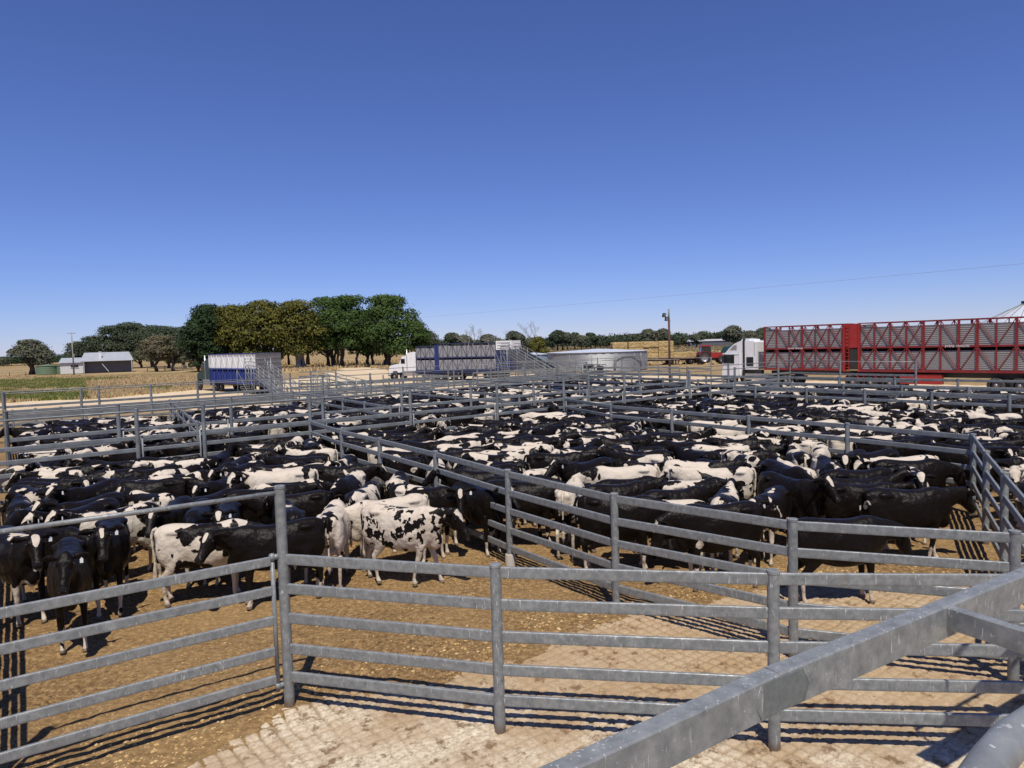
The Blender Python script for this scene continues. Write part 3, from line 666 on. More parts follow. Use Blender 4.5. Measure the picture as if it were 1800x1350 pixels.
fence([(-17, 52), (-14, 49.5), (-9, 52), (-5, 56), (-8, 60)], 'small forcing yard around the foot of the left loading ramp', False, tall=(1, 3), rails=(.4, .8, 1.2, 1.6))
fence(div((-17.5, 39.5), (-3.5, 50.5), 7), 'second rail line just outside the back fence, left of centre', False, rails=(.4, .9, 1.4))
fence(div((-14.5, 46.5), (-6.5, 53.0), 4), 'working pen fence between the left ramp and the back fence', False, tall=(0, 4), rails=(.3, .7, 1.1, 1.5))
fence(div((-12.5, 50.5), (-4.0, 57.5), 4), 'far working pen fence before the white bonneted cab', False, tall=(0, 2, 4), rails=(.5, 1.0, 1.5), pipe=True)
fence(div((-6.6, 52.8), (-10.5, 58.0), 2), 'short cross fence of the working pens', False, rails=(.4, .9, 1.4))
fence(div((-1, 52.5), (5.2, 57.3), 3), 'short race fence at the foot of the sheeted ramp', False, tall=(0, 3), rails=(.3, .6, .9, 1.2, 1.5))
fence([(-3, 55), (1, 58), (6, 61), (9, 58), (13, 55)], 'forcing yard fence in front of the big round tank', False, tall=(1, 3), rails=(.3, .6, .9, 1.2, 1.5, 1.8), pipe=True)
fence([(-3, 62), (3, 63), (8, 66), (13, 63), (16, 57)], 'back fence of the forcing yard beside the round tank', False, tall=(0, 2, 4), rails=(.5, 1.0, 1.5), pipe=True)
cr = thing('cattle_crush', 'dark cattle crush standing in front of the round tank', 'cattle crush', (6.8, 60.5, 0), .5)
mb = MB()
for x in (-1.2, 0, 1.2):
    for y in (-.45, .45): mb.tube([(x, y, 0), (x, y, 2.0)], .04, 8)
for z in (.5, 1.0, 1.5, 2.0):
    for y in (-.45, .45): mb.tube([(-1.2, y, z), (1.2, y, z)], .03, 8)
mb.build('frame', MAT['galv_far'], cr)
MB().box((.9, 0, 1.45), (.12, .8, .9)).box((-.3, .0, 1.9), (.7, .5, .35)).build('head_gate', MAT['black'], cr)

# ------------------------------------------------------------ the big overhead beam and the handrail close to the lens
ba = math.atan2(1.161, 1.912); bd = Vector((math.cos(ba), math.sin(ba), 0)); bn = Vector((-bd.y, bd.x, 0))
B0 = Vector((.652, 2.376, 2.631)) + bn*.0375 - bd*1.3
bm = thing('steel_beam', 'thick galvanised box beam crossing the lower right corner with a plate joint', 'beam', B0, ba)
def box_section(L, w2, h2, c_=.007):
    prof = [(-w2+c_, -h2), (w2-c_, -h2), (w2, -h2+c_), (w2, h2-c_), (w2-c_, h2), (-w2+c_, h2), (-w2, h2-c_), (-w2, -h2+c_)]
    vs = [(x, y, z) for x in (0, L) for (y, z) in prof]; fs = [(i, 8+i, 8+(i+1) % 8, (i+1) % 8) for i in range(8)]+[tuple(range(7, -1, -1)), tuple(range(8, 16))]
    return MB().add(vs, [f[::-1] for f in fs])
MAT['galv_beam'] = galvanised('galvanised_beam', True)
JT = 1.3 + .36
box_section(4.9-JT, .0375, .075).build('beam', MAT['galv_beam'], bm).location = (JT, 0, 0)
L0 = Vector((.2087, 2.0533, 0))           # the left length meets the right one at a slight angle under the plate
jp = B0 + bd*JT; jf = Vector((jp.x, jp.y, 0)) - bn*.0375; dl = (jf-L0).normalized(); la = math.atan2(dl.y, dl.x)
lb_ = box_section(1.6, .0375, .075).build('beam', MAT['galv_beam'], bm); lb_.rotation_euler = (0, 0, la-ba)
st_ = jf - dl*1.6 + Vector((-dl.y, dl.x, 0))*.0375; rel_ = Matrix.Rotation(-ba, 3, 'Z') @ (Vector((st_.x, st_.y, 0)) - Vector((B0.x, B0.y, 0))); lb_.location = (rel_.x, rel_.y, -.0015)
hx = [(1.3+.215, -.004), (1.3+.25, .062), (1.3+.49, .062), (1.3+.525, 0.0), (1.3+.49, -.062), (1.3+.25, -.066)]
MB().prism(hx, -.0425, -.0372).build('joint_plate', paint('dark_zinc_plate', (.135,.148,.14), .6, .1, var=.45, scale=38), bm)
MB().tube([(x, -.0425, z) for x, z in (hx[1], hx[0], hx[5])], .003, 6).tube([(x, -.0425, z) for x, z in (hx[2], hx[3], hx[4])], .003, 6).build('weld_bead', MAT['galv'], bm)
br = math.atan2(-.273, .146)
b2 = thing('steel_brace', 'shorter galvanised box brace welded to the big beam near the right edge', 'brace', (1.955, 3.185, 2.653), br)
box_section(1.3, .025, .05, .005).build('beam', MAT['galv_beam'], b2)
hr = thing('handrail', 'curved round handrail close to the camera in the lower right corner', 'handrail', (.46, .62, 3.5))
hp = [(.24, .50), (.33, .57), (.41, .645), (.484, .714), (.535, .757), (.59, .792), (.66, .822), (.76, .84), (.9, .845), (1.5, .845)]
MB().tube([(x-.46, y-.62, 0) for x, y in hp], .0195, 24).build('pipe', MAT['galv_beam'], hr)
MB().tube([(.9, .225, -1.2), (.9, .225, .0)], .024, 16).build('post', MAT['galv_beam'], hr)
wk = thing('overhead_walkway', 'raised walkway plank right of the frame that throws the broad shadow at lower right', 'walkway', (3.95, 5.05, 2.6), ba)
MB().box((2.0, 0, 0), (4.2, .24, .05)).build('plank', MAT['galv'], wk)
for x in (1.4, 3.6): MB().tube([(x, 0, -2.6), (x, 0, 0)], .05, 12).build('post', MAT['galv'], wk)
MB().tube([(.1, -.1, 0), (.1, -.1, 1.0), (4, -.1, 1.0)], .022, 10).build('side_rail', MAT['galv'], wk)
# ------------------------------------------------------------ road trains
def wheel(par, x, y, r=.5, w=.28, name='wheel', out=1):
    wb = mk(name, MB().lathe([(r*.62, -w/2), (r*.9, -w/2), (r, -w*.36), (r, w*.36), (r*.9, w/2), (r*.62, w/2)], 26, axis='y').mesh('tyre', MAT['rubber']), par, (x, y, r))
    MB().lathe([(r*.62, -w*.48*out), (r*.56, -w*.3*out), (r*.5, 0), (r*.22, -w*.12*out), (r*.2, w*.30*out), (.001, w*.30*out)], 22, axis='y').build('rim', MAT['rim'], wb)
    return wb
def panel_mat(col, freq=48):
    m, nt, b = new_mat('slatted_side'); v = coord(nt, 'Object'); sx = nt.nodes.new('ShaderNodeSeparateXYZ'); nt.links.new(v, sx.inputs[0])
    w = math_n(nt, 'SINE', math_n(nt, 'MULTIPLY', sx.outputs['Z'], freq)); n = tex_noise(nt, v, 1.5, 5, .65)
    c = mix_c(nt, n, tuple(x*.75 for x in col), tuple(x*1.2 for x in col)); c = mix_c(nt, math_n(nt, 'MULTIPLY', math_n(nt, 'GREATER_THAN', w, .82), .65), c, tuple(x*.3 for x in col))
    nt.links.new(c, b.inputs['Base Color']); b.inputs['Roughness'].default_value = .6; bump(nt, b, w, .5, .02); return m
MAT['slat'] = panel_mat((.25,.24,.235)); MAT['slat_d'] = panel_mat((.30,.295,.30)); MAT['slat_grey'] = panel_mat((.12,.115,.12), 14)
def crate(par, x0, x1, z0, z1, z2, frame, slat, bays, pattern, W2=1.22, thick=(), gap=.34, name='crate', th=1.0, upper=None):
    """Two deck stock crate between x0 (rear) and x1; pattern: 'X' or 'A' per bay; both sides built."""
    L = x1-x0; b = L/bays; up_f = upper or frame
    for side in (1, -1):
        y = side*W2
        for (a, c, m, top) in ((z0, z1, frame, 0), (z1, z2, up_f, 1)):
            MB().box(((x0+x1)/2, y-.06*side, a+(c-a-gap)/2+.05), (L-.06, .03, c-a-gap)).build('slatted_panel', MAT['blue'] if upper and not top else slat, par)
            fr = MB()
            for i in range(bays+1):
                x = x0+b*i; t = .15 if i in thick else .065*th
                fr.box((x, y+.004*side, (a+c)/2), (t, .055, c-a+.02))
            for i in range(bays):
                xa, xb = x0+b*i, x0+b*(i+1); k = pattern[i % len(pattern)]; dd = []
                if k in 'X/': dd.append(((xa, a), (xb, c)))
                if k in 'X\\': dd.append(((xa, c), (xb, a)))
                for (p, q) in dd: fr.tube([(p[0], y+.012*side, p[1]+.03), (q[0], y+.012*side, q[1]-.03)], .028*th, 6, smooth=False)
            fr.build('truss_frame', m, par)
        rl = MB()
        for z, h in ((z0, .17), (z1, .13), (z2, .07)): rl.box(((x0+x1)/2, y+.008*side, z), (L+.1, .08, h))
        rl.build('side_rail', frame, par)
    MB().box(((x0+x1)/2, 0, z0-.02), (L, 2*W2-.1, .08)).box(((x0+x1)/2, 0, z1-.02), (L, 2*W2-.1, .06)).build('deck_floor', MAT['darkgap'], par)
    MB().box(((x0+x1)/2, 0, (z0+z1)/2), (L-.2, .04, z1-z0-.1)).build('interior_shade_sheet', MAT['darkgap'], par)  # dark sheet added so the lower deck looks shaded inside
    rf = MB()
    for i in range(bays*2+1):
        x = x0+L*i/(bays*2); rf.box((x, 0, z2), (.05, 2*W2, .05))
        if i % 2: rf.tube([(x, -W2, z2), (x+b/2, W2, z2)], .02, 5)
    for yy in (-.4, .4): rf.box(((x0+x1)/2, yy, z2+.03), (L, .08, .04))
    rf.build('roof_frame', frame, par)
    for x in (x0+.02, x1-.02): MB().box((x, 0, (z0+z2)/2), (.05, 2*W2-.14, z2-z0-.25)).build('end_wall', slat, par)
def chassis(par, x0, x1, z, axles, r=.5, guards=None, tank=None):
    MB().box(((x0+x1)/2, -.45, z-.2), (x1-x0, .12, .3)).box(((x0+x1)/2, .45, z-.2), (x1-x0, .12, .3)).build('chassis', MAT['black'], par)
    for x in axles:
        for s_ in (-1, 1):
            wheel(par, x, s_*1.05, r, .30, out=s_)
            if guards: 
                g = MB(); n = 10; vs = []; 
                for k in range(n+1):
                    a = math.radians(20+140*k/n)
                    for yy in (-.2, .2):
                        vs.append((x+math.cos(a)*(r+.08), s_*1.05+yy, r+math.sin(a)*(r+.08)))
                vs2 = [(v[0], v[1], v[2]+.035) for v in vs]; m = len(vs)
                g.add(vs+vs2, [(2*k, 2*k+1, 2*k+3, 2*k+2) for k in range(n)]+[(m+2*k, m+2*k+2, m+2*k+3, m+2*k+1) for k in range(n)]+[(2*k, 2*k+2, m+2*k+2, m+2*k) for k in range(n)]+[(2*k+1, m+2*k+1, m+2*k+3, 2*k+3) for k in range(n)])
                g.build('mudguard', guards, par)
def lettering(par, txt, loc, size, mat, side=1):
    cu = bpy.data.curves.new('t', 'FONT'); cu.body = txt; cu.size = size; cu.extrude = .004; cu.shear = .25; cu.align_x = 'CENTER'; cu.align_y = 'CENTER'
    t = bpy.data.objects.new('t', cu); COL.objects.link(t); me = bpy.data.meshes.new_from_object(t.evaluated_get(bpy.context.evaluated_depsgraph_get()))
    bpy.data.objects.remove(t); me.materials.clear(); me.materials.append(mat)
    me.transform(Matrix.Rotation(PI/2, 4, 'X')); me.transform(Matrix.Rotation(PI, 4, 'Z')); o = mk('lettering', me, par, loc); return o

# red double trailer set (x runs forward to the cab; the left side faces the yards)
hd_ = math.atan2(.765, -.645); fwd = Vector((math.cos(hd_), math.sin(hd_), 0)); lf = Vector((-fwd.y, fwd.x, 0))
P0 = Vector((20.1, 56.5, 0)) - lf*1.25
t1 = thing('stock_trailer', 'front red two deck cattle trailer with ladder, coupled behind the white cab', 'cattle trailer', P0, hd_)
crate(t1, -6.25, -.02, 1.42, 3.0, 4.72, MAT['red'], MAT['slat'], 6, 'XXXX/\\', thick=(0, 3, 6))
MB().box((-6.85, 1.18, 3.85), (1.05, .1, 1.7)).box((-6.85, -1.18, 3.0), (1.05, .1, 3.3)).build('red_cabinet', MAT['bred'], t1)
MB().box((-6.32, 1.21, 3.0), (.10, .12, 3.5)).box((-7.36, 1.21, 3.0), (.10, .12, 3.5)).box((-6.75, .8, 2.2), (.9, .05, 1.6)).build('door_frame', MAT['bred'], t1)
MB().box((-7.0, 1.2, 2.15), (.55, .09, 1.45)).build('doorway_shade', MAT['darkgap'], t1)  # near-black block painted in as the shade of the door opening
ld = MB()
for k in range(13): ld.tube([(-6.66, 1.27, 1.3+k*.27), (-6.40, 1.27, 1.3+k*.27)], .015, 6)
ld.box((-6.38, 1.27, 3.0), (.03, .03, 3.5)).box((-6.68, 1.27, 3.0), (.03, .03, 3.5)); ld.build('ladder', MAT['bred'], t1)
chassis(t1, -10, -.2, 1.32, (-6.85, -8.1, -9.4), .5, MAT['bred'])
lettering(t1, 'BYRNE TRAILERS', (-2.6, 1.275, 3.0), .16, MAT['white'])
t2 = thing('stock_trailer', 'rear red two deck cattle trailer running out of the right edge of the photo', 'cattle trailer', P0 - fwd*7.42, hd_)
crate(t2, -14.7, 0, 1.36, 3.0, 4.72, MAT['red'], MAT['slat'], 14, '/\\/\\/\\/\\/\\XXXX', thick=(1, 3, 5, 7, 8, 10, 14))
chassis(t2, -14.5, -2.6, 1.26, (-8.35, -9.6, -10.85), .5)
MB().box((-4.0, 1.0, .8), (2.6, .4, .65)).build('tool_box', MAT['bred'], t2)
lettering(t2, 'BYRNE TRAILERS', (-6.2, 1.275, 3.0), .19, MAT['white'])
# white cab-over prime mover
tc = thing('prime_mover', 'white high roof truck cab pulling the red cattle trailers', 'truck', P0 + fwd*.3, hd_)
MB().prism([(.55, 1.35), (.55, 3.55), (.75, 3.66), (1.9, 3.66), (2.45, 3.45), (2.95, 3.05), (3.25, 2.74), (3.5, 2.70), (3.56, 1.9), (3.62, .75), (1.8, .75), (1.7, 1.35)], -1.2, 1.2).build('cab', MAT['white'], tc)
MB().prism([(1.2, 3.55), (1.3, 3.8), (1.9, 3.86), (2.25, 3.5)], -.8, .8).build('air_deflector', MAT['white'], tc)
MB().box((2.92, 1.235, 2.2), (1.0, .03, .70)).build('side_window', MAT['glass'], tc)
MB().box((3.56, 0, 2.15), (.04, 2.1, .8)).build('windscreen', MAT['glass'], tc)
dr = MB().box((2.55, 1.21, 1.65), (1.15, .03, 1.7)).build('door', MAT['white'], tc); MB().box((2.3, 1.24, 1.45), (.16, .03, .05)).build('handle', MAT['black'], dr)
MB().box((1.95, 1.22, 1.9), (.14, .05, 1.9)).box((2.7, 1.22, 2.62), (1.6, .06, .07)).build('door_surround', MAT['white'], tc)
MB().box((1.0, 1.205, 2.0), (.62, .04, .72)).build('sleeper_window', MAT['glass'], tc)
MB().prism([(2.2, 2.95), (2.2, 3.38), (2.5, 3.30), (2.85, 2.95)], 1.19, 1.215).box((.6, 1.205, 3.0), (.03, .02, 1.1)).build('side_fairing', MAT['panel'], tc)
MB().box((1.0, .9, 1.0), (1.9, .4, .65)).build('chassis_box', MAT['black'], tc)
MB().tube([(1.55, 1.17, .8), (1.55, 1.17, 3.75), (1.48, 1.17, 3.95)], .10, 14).build('exhaust_stack', MAT['black'], tc)
MB().tube([(3.3, 1.15, 2.7), (3.35, 1.45, 2.55), (3.35, 1.45, 1.9)], .02, 6).box((3.35, 1.45, 2.2), (.08, .22, .55)).build('mirror', MAT['black'], tc)
MB().box((3.62, 0, .62), (.16, 2.4, .45)).build('bumper', MAT['chrome'], tc)
MB().box((.6, .95, .78), (1.9, .5, .5)).build('fuel_tank', MAT['chrome'], tc)
MB().box((0, 0, .75), (6.0, .9, .25)).build('chassis', MAT['black'], tc)
for x in (2.75, -.7, -2.0):
    for s_ in (-1, 1): wheel(tc, x, s_*1.03, .5, .3, out=s_)

# blue semi trailer and its bonneted cab
hb_ = math.radians(156.5)
tb = thing('stock_trailer', 'navy blue framed grey sided cattle semi trailer with white box on its tail', 'cattle trailer', (.9, 79.6, 0), hb_)
crate(tb, 2.3, 9.6, 1.15, 2.62, 4.2, MAT['navy'], MAT['slat_d'], 12, '/\\', W2=1.25, gap=.3, th=.6)
crate(tb, 10.1, 12.6, 1.15, 2.62, 3.98, MAT['navy'], MAT['slat_d'], 4, '/\\', W2=1.25, gap=.3, th=.6)
MB().box((9.85, 1.26, 2.5), (.46, .1, 3.2)).build('ladder_post', MAT['blue'], tb)
lb = MB()
for k in range(12): lb.box((9.85, 1.33, 1.1+k*.26), (.34, .03, .05))
lb.build('ladder', MAT['navy'], tb)
MB().box((1.3, 0, 2.2), (1.9, 2.5, 2.2)).build('tail_section', MAT['navy'], tb)
w_ = MB().box((1.3, 0, 3.86), (1.92, 2.54, 1.0)); w_.build('white_tail_box', MAT['white'], tb)
sb = MB()
for z in (1.5, 1.85, 2.2, 2.55, 2.9): sb.box((1.35, 1.275, z), (1.7, .05, .07))
sb.build('slats', MAT['blue'], tb)
sw = MB()
for z in (3.55, 3.85, 4.15): sw.box((1.3, 1.285, z), (1.6, .03, .05))
sw.build('box_rib', MAT['panel'], tb)
MB().box((7.0, 0, 1.0), (11.6, 2.5, .35)).build('chassis', MAT['navy'], tb)
for x in (2.2, 3.5, 7.7, 8.9, 10.0):
    for s_ in (-1, 1): wheel(tb, x, s_*1.05, .5, .3, out=s_)
MB().box((5.6, 1.0, .75), (1.3, .4, .6)).build('tool_box', MAT['black'], tb)
def bonnet_cab(loc, rz, label, body, full=True):
    c = thing('prime_mover', label, 'truck', loc, rz)
    MB().prism([(.3, 1.1), (.3, 3.25), (.9, 3.35), (1.3, 3.25), (1.55, 2.95), (2.2, 2.85), (2.55, 2.1), (2.55, 1.0)], -1.15, 1.15).build('cab', body, c)
    MB().prism([(2.5, .95), (2.5, 2.05), (3.7, 1.85), (4.05, 1.65), (4.1, .7), (3.7, .7), (3.5, 1.15), (3.0, 1.15), (2.8, .95)], -1.05, 1.05).build('bonnet', body, c)
    MB().box((2.05, 1.16, 2.3), (.55, .03, .55)).build('side_window', MAT['glass'], c)
    MB().prism([(2.23, 2.8), (2.29, 2.8), (2.6, 2.15), (2.54, 2.15)], -.95, .95).build('windscreen', MAT['glass'], c)
    MB().box((4.15, 0, .75), (.14, 2.3, .4)).build('bumper', MAT['chrome'], c)
    MB().tube([(1.5, 1.1, 1.0), (1.5, 1.1, 3.7)], .08, 10).build('exhaust_stack', MAT['chrome'], c)
    MB().box((1.1, .95, .85), (1.9, .5, .6)).build('fuel_tank', MAT['chrome'], c)
    MB().box((.3, 0, .8), (6.2, .85, .25)).build('chassis', MAT['black'], c)
    for x in (3.4, -1.0, -2.3):
        for s_ in (-1, 1): wheel(c, x, s_*1.03, .5, .3, out=s_)
    return c
rb_ = Matrix.Rotation(hb_, 3, 'Z'); bonnet_cab(Vector((.9, 79.6, 0)) + rb_ @ Vector((12.45, 0, 0)), hb_, 'white bonneted truck cab pulling the blue cattle trailer', MAT['white'])
# white over blue trailer seen from behind
ha_ = math.radians(134); ta = thing('stock_trailer', 'cattle trailer with white upper and blue lower frames and grey rear doors', 'cattle trailer', (-22.9, 67.0, 0), ha_)
crate(ta, 0, 11, .95, 2.3, 3.75, MAT['blue'], MAT['slat_d'], 16, '/\\', W2=1.25, gap=.3, upper=MAT['white'], thick=(11,))
MB().box((5.5, 1.2, 3.05), (10.9, .03, 1.4)).build('white_side_sheet', MAT['white'], ta)
MB().box((-.08, 0, 2.3), (.08, 2.5, 2.95)).build('rear_door', MAT['slat_grey'], ta)
MB().box((5.5, 0, .8), (11.4, 2.2, .25)).build('chassis', MAT['black'], ta)
for x in (1.2, 2.5, 3.8):
    for s_ in (-1, 1): wheel(ta, x, s_*1.05, .5, .3, out=s_)
ra_ = Matrix.Rotation(ha_, 3, 'Z'); bonnet_cab(Vector((-22.9, 67, 0)) + ra_ @ Vector((11.0, 0, 0)), ha_, 'dark green truck cab in front of the white and blue trailer', paint('dark_green_paint', (.02,.045,.04), .4))

# ------------------------------------------------------------ bales, flat trailer, tractor
ft = thing('flat_trailer', 'rusty flat deck trailer loaded with big straw bales behind the round tank', 'flat trailer', (16.5, 114.5, 0), .02)
rust = paint('rusty_deck', (.20,.085,.05), .85, var=.4, scale=2)
MB().box((7.2, 0, .92), (14.4, 2.5, .16)).build('deck', rust, ft)
MB().box((7.2, -.5, .72), (14, .14, .28)).box((7.2, .5, .72), (14, .14, .28)).build('chassis', MAT['black'], ft)
for x in (9.0, 12.3, 13.4, 3.0, 4.2):
    for s_ in (-1, 1): wheel(ft, x, s_*1.0, .45, .26, out=s_)
MB().box((10.2, -1.0, .4), (.12, .12, .8)).box((10.2, 1.0, .4), (.12, .12, .8)).build('landing_leg', MAT['black'], ft)
bale_me = []
for q in range(4):
    bx = MB(); nx_, ny_, nz_ = 13, 6, 5; random.seed(100+q); vs = {}
    def bv(i, j, k):
        key = (i, j, k)
        if key not in vs:
            p = [(i/nx_-.5)*2.38, (j/ny_-.5)*1.18, k/nz_*.91]; e = (i in (0, nx_))+(j in (0, ny_))+(k in (0, nz_))
            jj = .035 if e == 1 else .02; p = [c+random.uniform(-jj, jj) for c in p]
            if e > 1: p = [p[0]*.985, p[1]*.975, .455+(p[2]-.455)*.97]
            groove_ = .03 if i % 3 == 0 else 0
            if j in (0, ny_): p[1] *= 1-groove_
            if k in (0, nz_): p[2] = .455+(p[2]-.455)*(1-groove_)
            vs[key] = (len(bx.v), 0); bx.v.append(tuple(p))
        return vs[key][0]
    for i in range(nx_):
        for j in range(ny_):
            bx.f += [(bv(i,j,0), bv(i,j+1,0), bv(i+1,j+1,0), bv(i+1,j,0)), (bv(i,j,nz_), bv(i+1,j,nz_), bv(i+1,j+1,nz_), bv(i,j+1,nz_))]
    for i in range(nx_):
        for k in range(nz_): bx.f += [(bv(i,0,k), bv(i+1,0,k), bv(i+1,0,k+1), bv(i,0,k+1)), (bv(i,ny_,k), bv(i,ny_,k+1), bv(i+1,ny_,k+1), bv(i+1,ny_,k))]
    for j in range(ny_):
        for k in range(nz_): bx.f += [(bv(0,j,k), bv(0,j,k+1), bv(0,j+1,k+1), bv(0,j+1,k)), (bv(nx_,j,k), bv(nx_,j+1,k), bv(nx_,j+1,k+1), bv(nx_,j,k+1))]
    bx.m = [0]*len(bx.f); bx.sm = [False]*len(bx.f); bale_me.append(bx.mesh('straw_bale', MAT['straw']))
random.seed(7)
lay = ['bottom', 'middle', 'top']; colm = ['first', 'second', 'third', 'fourth']
for k in range(3):
    for i in range(4):
        for j in range(2):
            if k == 2 and j == 0 and i == 1: pass
            y = -.62+1.22*j + (.16 if (i == 2 and k == 1 and j == 0) else 0)
            mk('straw_bale', bale_me[(i+j*2+k) % 4], None, (16.5+.95+2.42*i-(0 if i else .1)+random.uniform(-.03, .03), 114.5+y, 1.0+.92*k), random.uniform(-.02, .02)+(PI if (i+k) % 2 else 0),
               'big straw bale, %s layer, %s from left, %s row of the trailer stack' % (lay[k], colm[i], ['front', 'back'][j]), 'straw bale', 'straw bales stacked on the flat trailer')
mk('straw_bale', bale_me[2], None, (16.5+9.6+1.0, 114.0, 1.0), .03, 'single layer straw bale on the trailer, left one beside the tall stack', 'straw bale', 'straw bales stacked on the flat trailer')
mk('straw_bale', bale_me[1], None, (16.5+9.6+2.6, 115.2, 1.0), .5, 'single straw bale at the right end of the bales on the trailer', 'straw bale', 'straw bales stacked on the flat trailer')
tr = thing('tractor', 'red tractor with black cab towing the flat trailer', 'tractor', (30.2, 112, 0), -.05)
def bigwheel(x, y, r, w, out):
    ty = MB().lathe([(r*.6, -w/2), (r*.92, -w/2), (r, -w*.3), (r, w*.3), (r*.92, w/2), (r*.6, w/2)], 24, axis='y')
    for k in range(20):
        a = 2*PI*k/20; ty.box((math.cos(a)*r, (w*.22 if k % 2 else -w*.22), math.sin(a)*r), (.09, w*.5, .07), Euler((0, -a, 0)).to_matrix())
    wb = mk('wheel', ty.mesh('tyre', MAT['rubber']), tr, (x, y, r)); MB().lathe([(r*.6, w*.42*out), (r*.5, w*.1*out), (r*.2, w*.15*out), (.001, w*.2*out)], 20, axis='y').build('rim', MAT['rim'], wb)
for s_ in (-1, 1): bigwheel(0, s_*1.0, .92, .6, s_); bigwheel(2.75, s_*.95, .62, .45, s_)
MB().prism([(.9, .9), (1.0, 1.75), (2.6, 1.72), (3.3, 1.5), (3.4, .9)], -.42, .42).build('bonnet', MAT['bred'], tr)
MB().prism([(-.35, 1.1), (-.45, 1.9), (-.3, 2.75), (.95, 2.75), (1.15, 1.6), (1.05, 1.0)], -.72, .72).build('cab', MAT['glass'], tr)
MB().prism([(-.6, 2.75), (-.55, 2.93), (1.0, 2.96), (1.2, 2.78)], -.85, .85).build('roof', MAT['bred'], tr)
fr = MB()
for x0_, x1_ in ((-.37, -.38), (.4, .4), (1.08, .96)):
    for y in (-.73, .73): fr.tube([(x0_, y, 1.2), (x1_, y, 2.76)], .035, 6)
fr.box((1.2, 0, .8), (3.6, .5, .5)); fr.tube([(1.3, .5, 1.6), (1.3, .5, 2.8)], .05, 8); fr.build('frame', MAT['black'], tr)
for s_ in (-1, 1):
    g = MB(); vs = []
    for k in range(9):
        a = math.radians(0+150*k/8)
        for yy in (-.32, .32): vs.append((math.cos(a)*1.02, s_*1.0+yy, .92+math.sin(a)*1.02))
    g.add(vs+[(x*1.04, y, z+.04) for x, y, z in vs], [(2*k, 2*k+1, 2*k+3, 2*k+2) for k in range(8)]+[(18+2*k, 20+2*k, 21+2*k, 19+2*k) for k in range(8)]+[(2*k, 2*k+2, 20+2*k, 18+2*k) for k in range(8)]+[(2*k+1, 19+2*k, 21+2*k, 3+2*k) for k in range(8)])
    g.build('fender', MAT['bred'], tr)
gm = thing('farm_machine', 'green farm machine parked behind the red tractor', 'farm machine', (40.5, 128, 0), .1)
MB().prism([(-2.6, 1.2), (-2.0, 2.3), (.6, 2.9), (1.6, 2.7), (2.4, 1.9), (2.4, 1.0)], -1.2, 1.2).build('body', paint('green_paint', (.015,.05,.03), .5), gm)
for x in (-1.6, 1.6):
    for s_ in (-1, 1): wheel(gm, x, s_*1.3, .7, .4, out=s_)

# ------------------------------------------------------------ tanks, silo, poles, house
def tank(loc, R, h, roofh, name, label, mat, rmat, cat='water tank', ribs=0):
    t = thing(name, label, cat, loc); MB().lathe([(R, 0), (R, h)], 72).build('wall', mat, t)
    MB().lathe([(R+.12, h-.03), (R+.12, h+.03), (R*.66, h+roofh*.37), (R*.33, h+roofh*.70), (.01, h+roofh)], 40, smooth=False).build('roof', rmat, t)
    if ribs:
        mb = MB()
        for k in range(ribs): a = 2*PI*k/ribs; mb.tube([((R+.02)*math.cos(a), (R+.02)*math.sin(a), 0), ((R+.02)*math.cos(a), (R+.02)*math.sin(a), h)], .03, 5)
        mb.build('wall_stiffener', MAT['galv_far'], t)
    return t
tk = tank((12.2, 101, 0), 7.0, 2.55, .42, 'round_tank', 'large round corrugated steel tank with low cone roof', MAT['tankwall'], MAT['tankroof'], ribs=14)
MB().tube([(1.5, -7.2, 0), (1.5, -7.2, 1.9), (5.2, -5.2, 1.9)], .07, 8).box((1.5, -7.2, 1.0), (.3, .3, .9)).tube([(5.3, -5.0, .2), (5.3, -5.0, 2.3)], .08, 8).build('pipework', MAT['galv_far'], tk)
tank((3.4, 108, 0), 2.4, 2.3, .3, 'round_tank', 'smaller pale blue round tank left of the large steel tank', paint('pale_blue_tank', (.36,.46,.52), .35, .3), MAT['tankroof'])
si = tank((57.3, 79, 0), 6.2, 3.7, 3.3, 'grain_silo', 'pale cone roofed silo behind the red trailers at right edge', MAT['tankwall'], MAT['tankroof'], 'silo', ribs=20)
MB().lathe([(.6, 6.85), (.6, 7.1), (.01, 7.15)], 16).build('roof_cap', MAT['black'], si)
rr = MB()
for k in range(20):
    a = 2*PI*(k+.5)/20; q = [(6.35, 3.76), (6.2*.66, 3.7+3.3*.37+.03), (6.2*.33, 3.7+3.3*.70+.03), (.5, 6.8)]
    rr.tube([(r*math.cos(a), r*math.sin(a), z) for r, z in q], .035, 5)
rr.build('roof_rib', MAT['galv_far'], si)
lp = thing('light_pole', 'rusty steel pole with two floodlights between bales and tank', 'light pole', (12.9, 58, 0))
MB().tube([(0, 0, 0), (0, 0, 5.6)], .09, 12).build('pole', paint('rusty_pole', (.085,.035,.025), .85, var=.4), lp)
MB().tube([(0, 0, 5.4), (0, 0, 6.45)], .07, 10).tube([(-.35, 0, 5.5), (.12, 0, 5.5)], .03, 6).build('mast_top', MAT['galv_far'], lp)
for (x, z, rx_) in ((-.40, 5.95, .5), (-.2, 5.65, .35)):
    f = MB().box((x, -.06, z), (.26, .14, .32), Euler((rx_, 0, .3)).to_matrix()).build('floodlight', MAT['black'], lp)
    MB().box((x+.02, -.14, z-.02), (.20, .02, .24), Euler((rx_, 0, .3)).to_matrix()).build('lens', MAT['panel'], f)
up_ = thing('utility_pole', 'weathered timber power pole beside the farmhouse', 'utility pole', (-93.5, 152, 0), .6)
MB().tube([(0, 0, 0), (0, 0, 9.2)], [.17, .11], 10).build('pole', MAT['palebark'], up_)
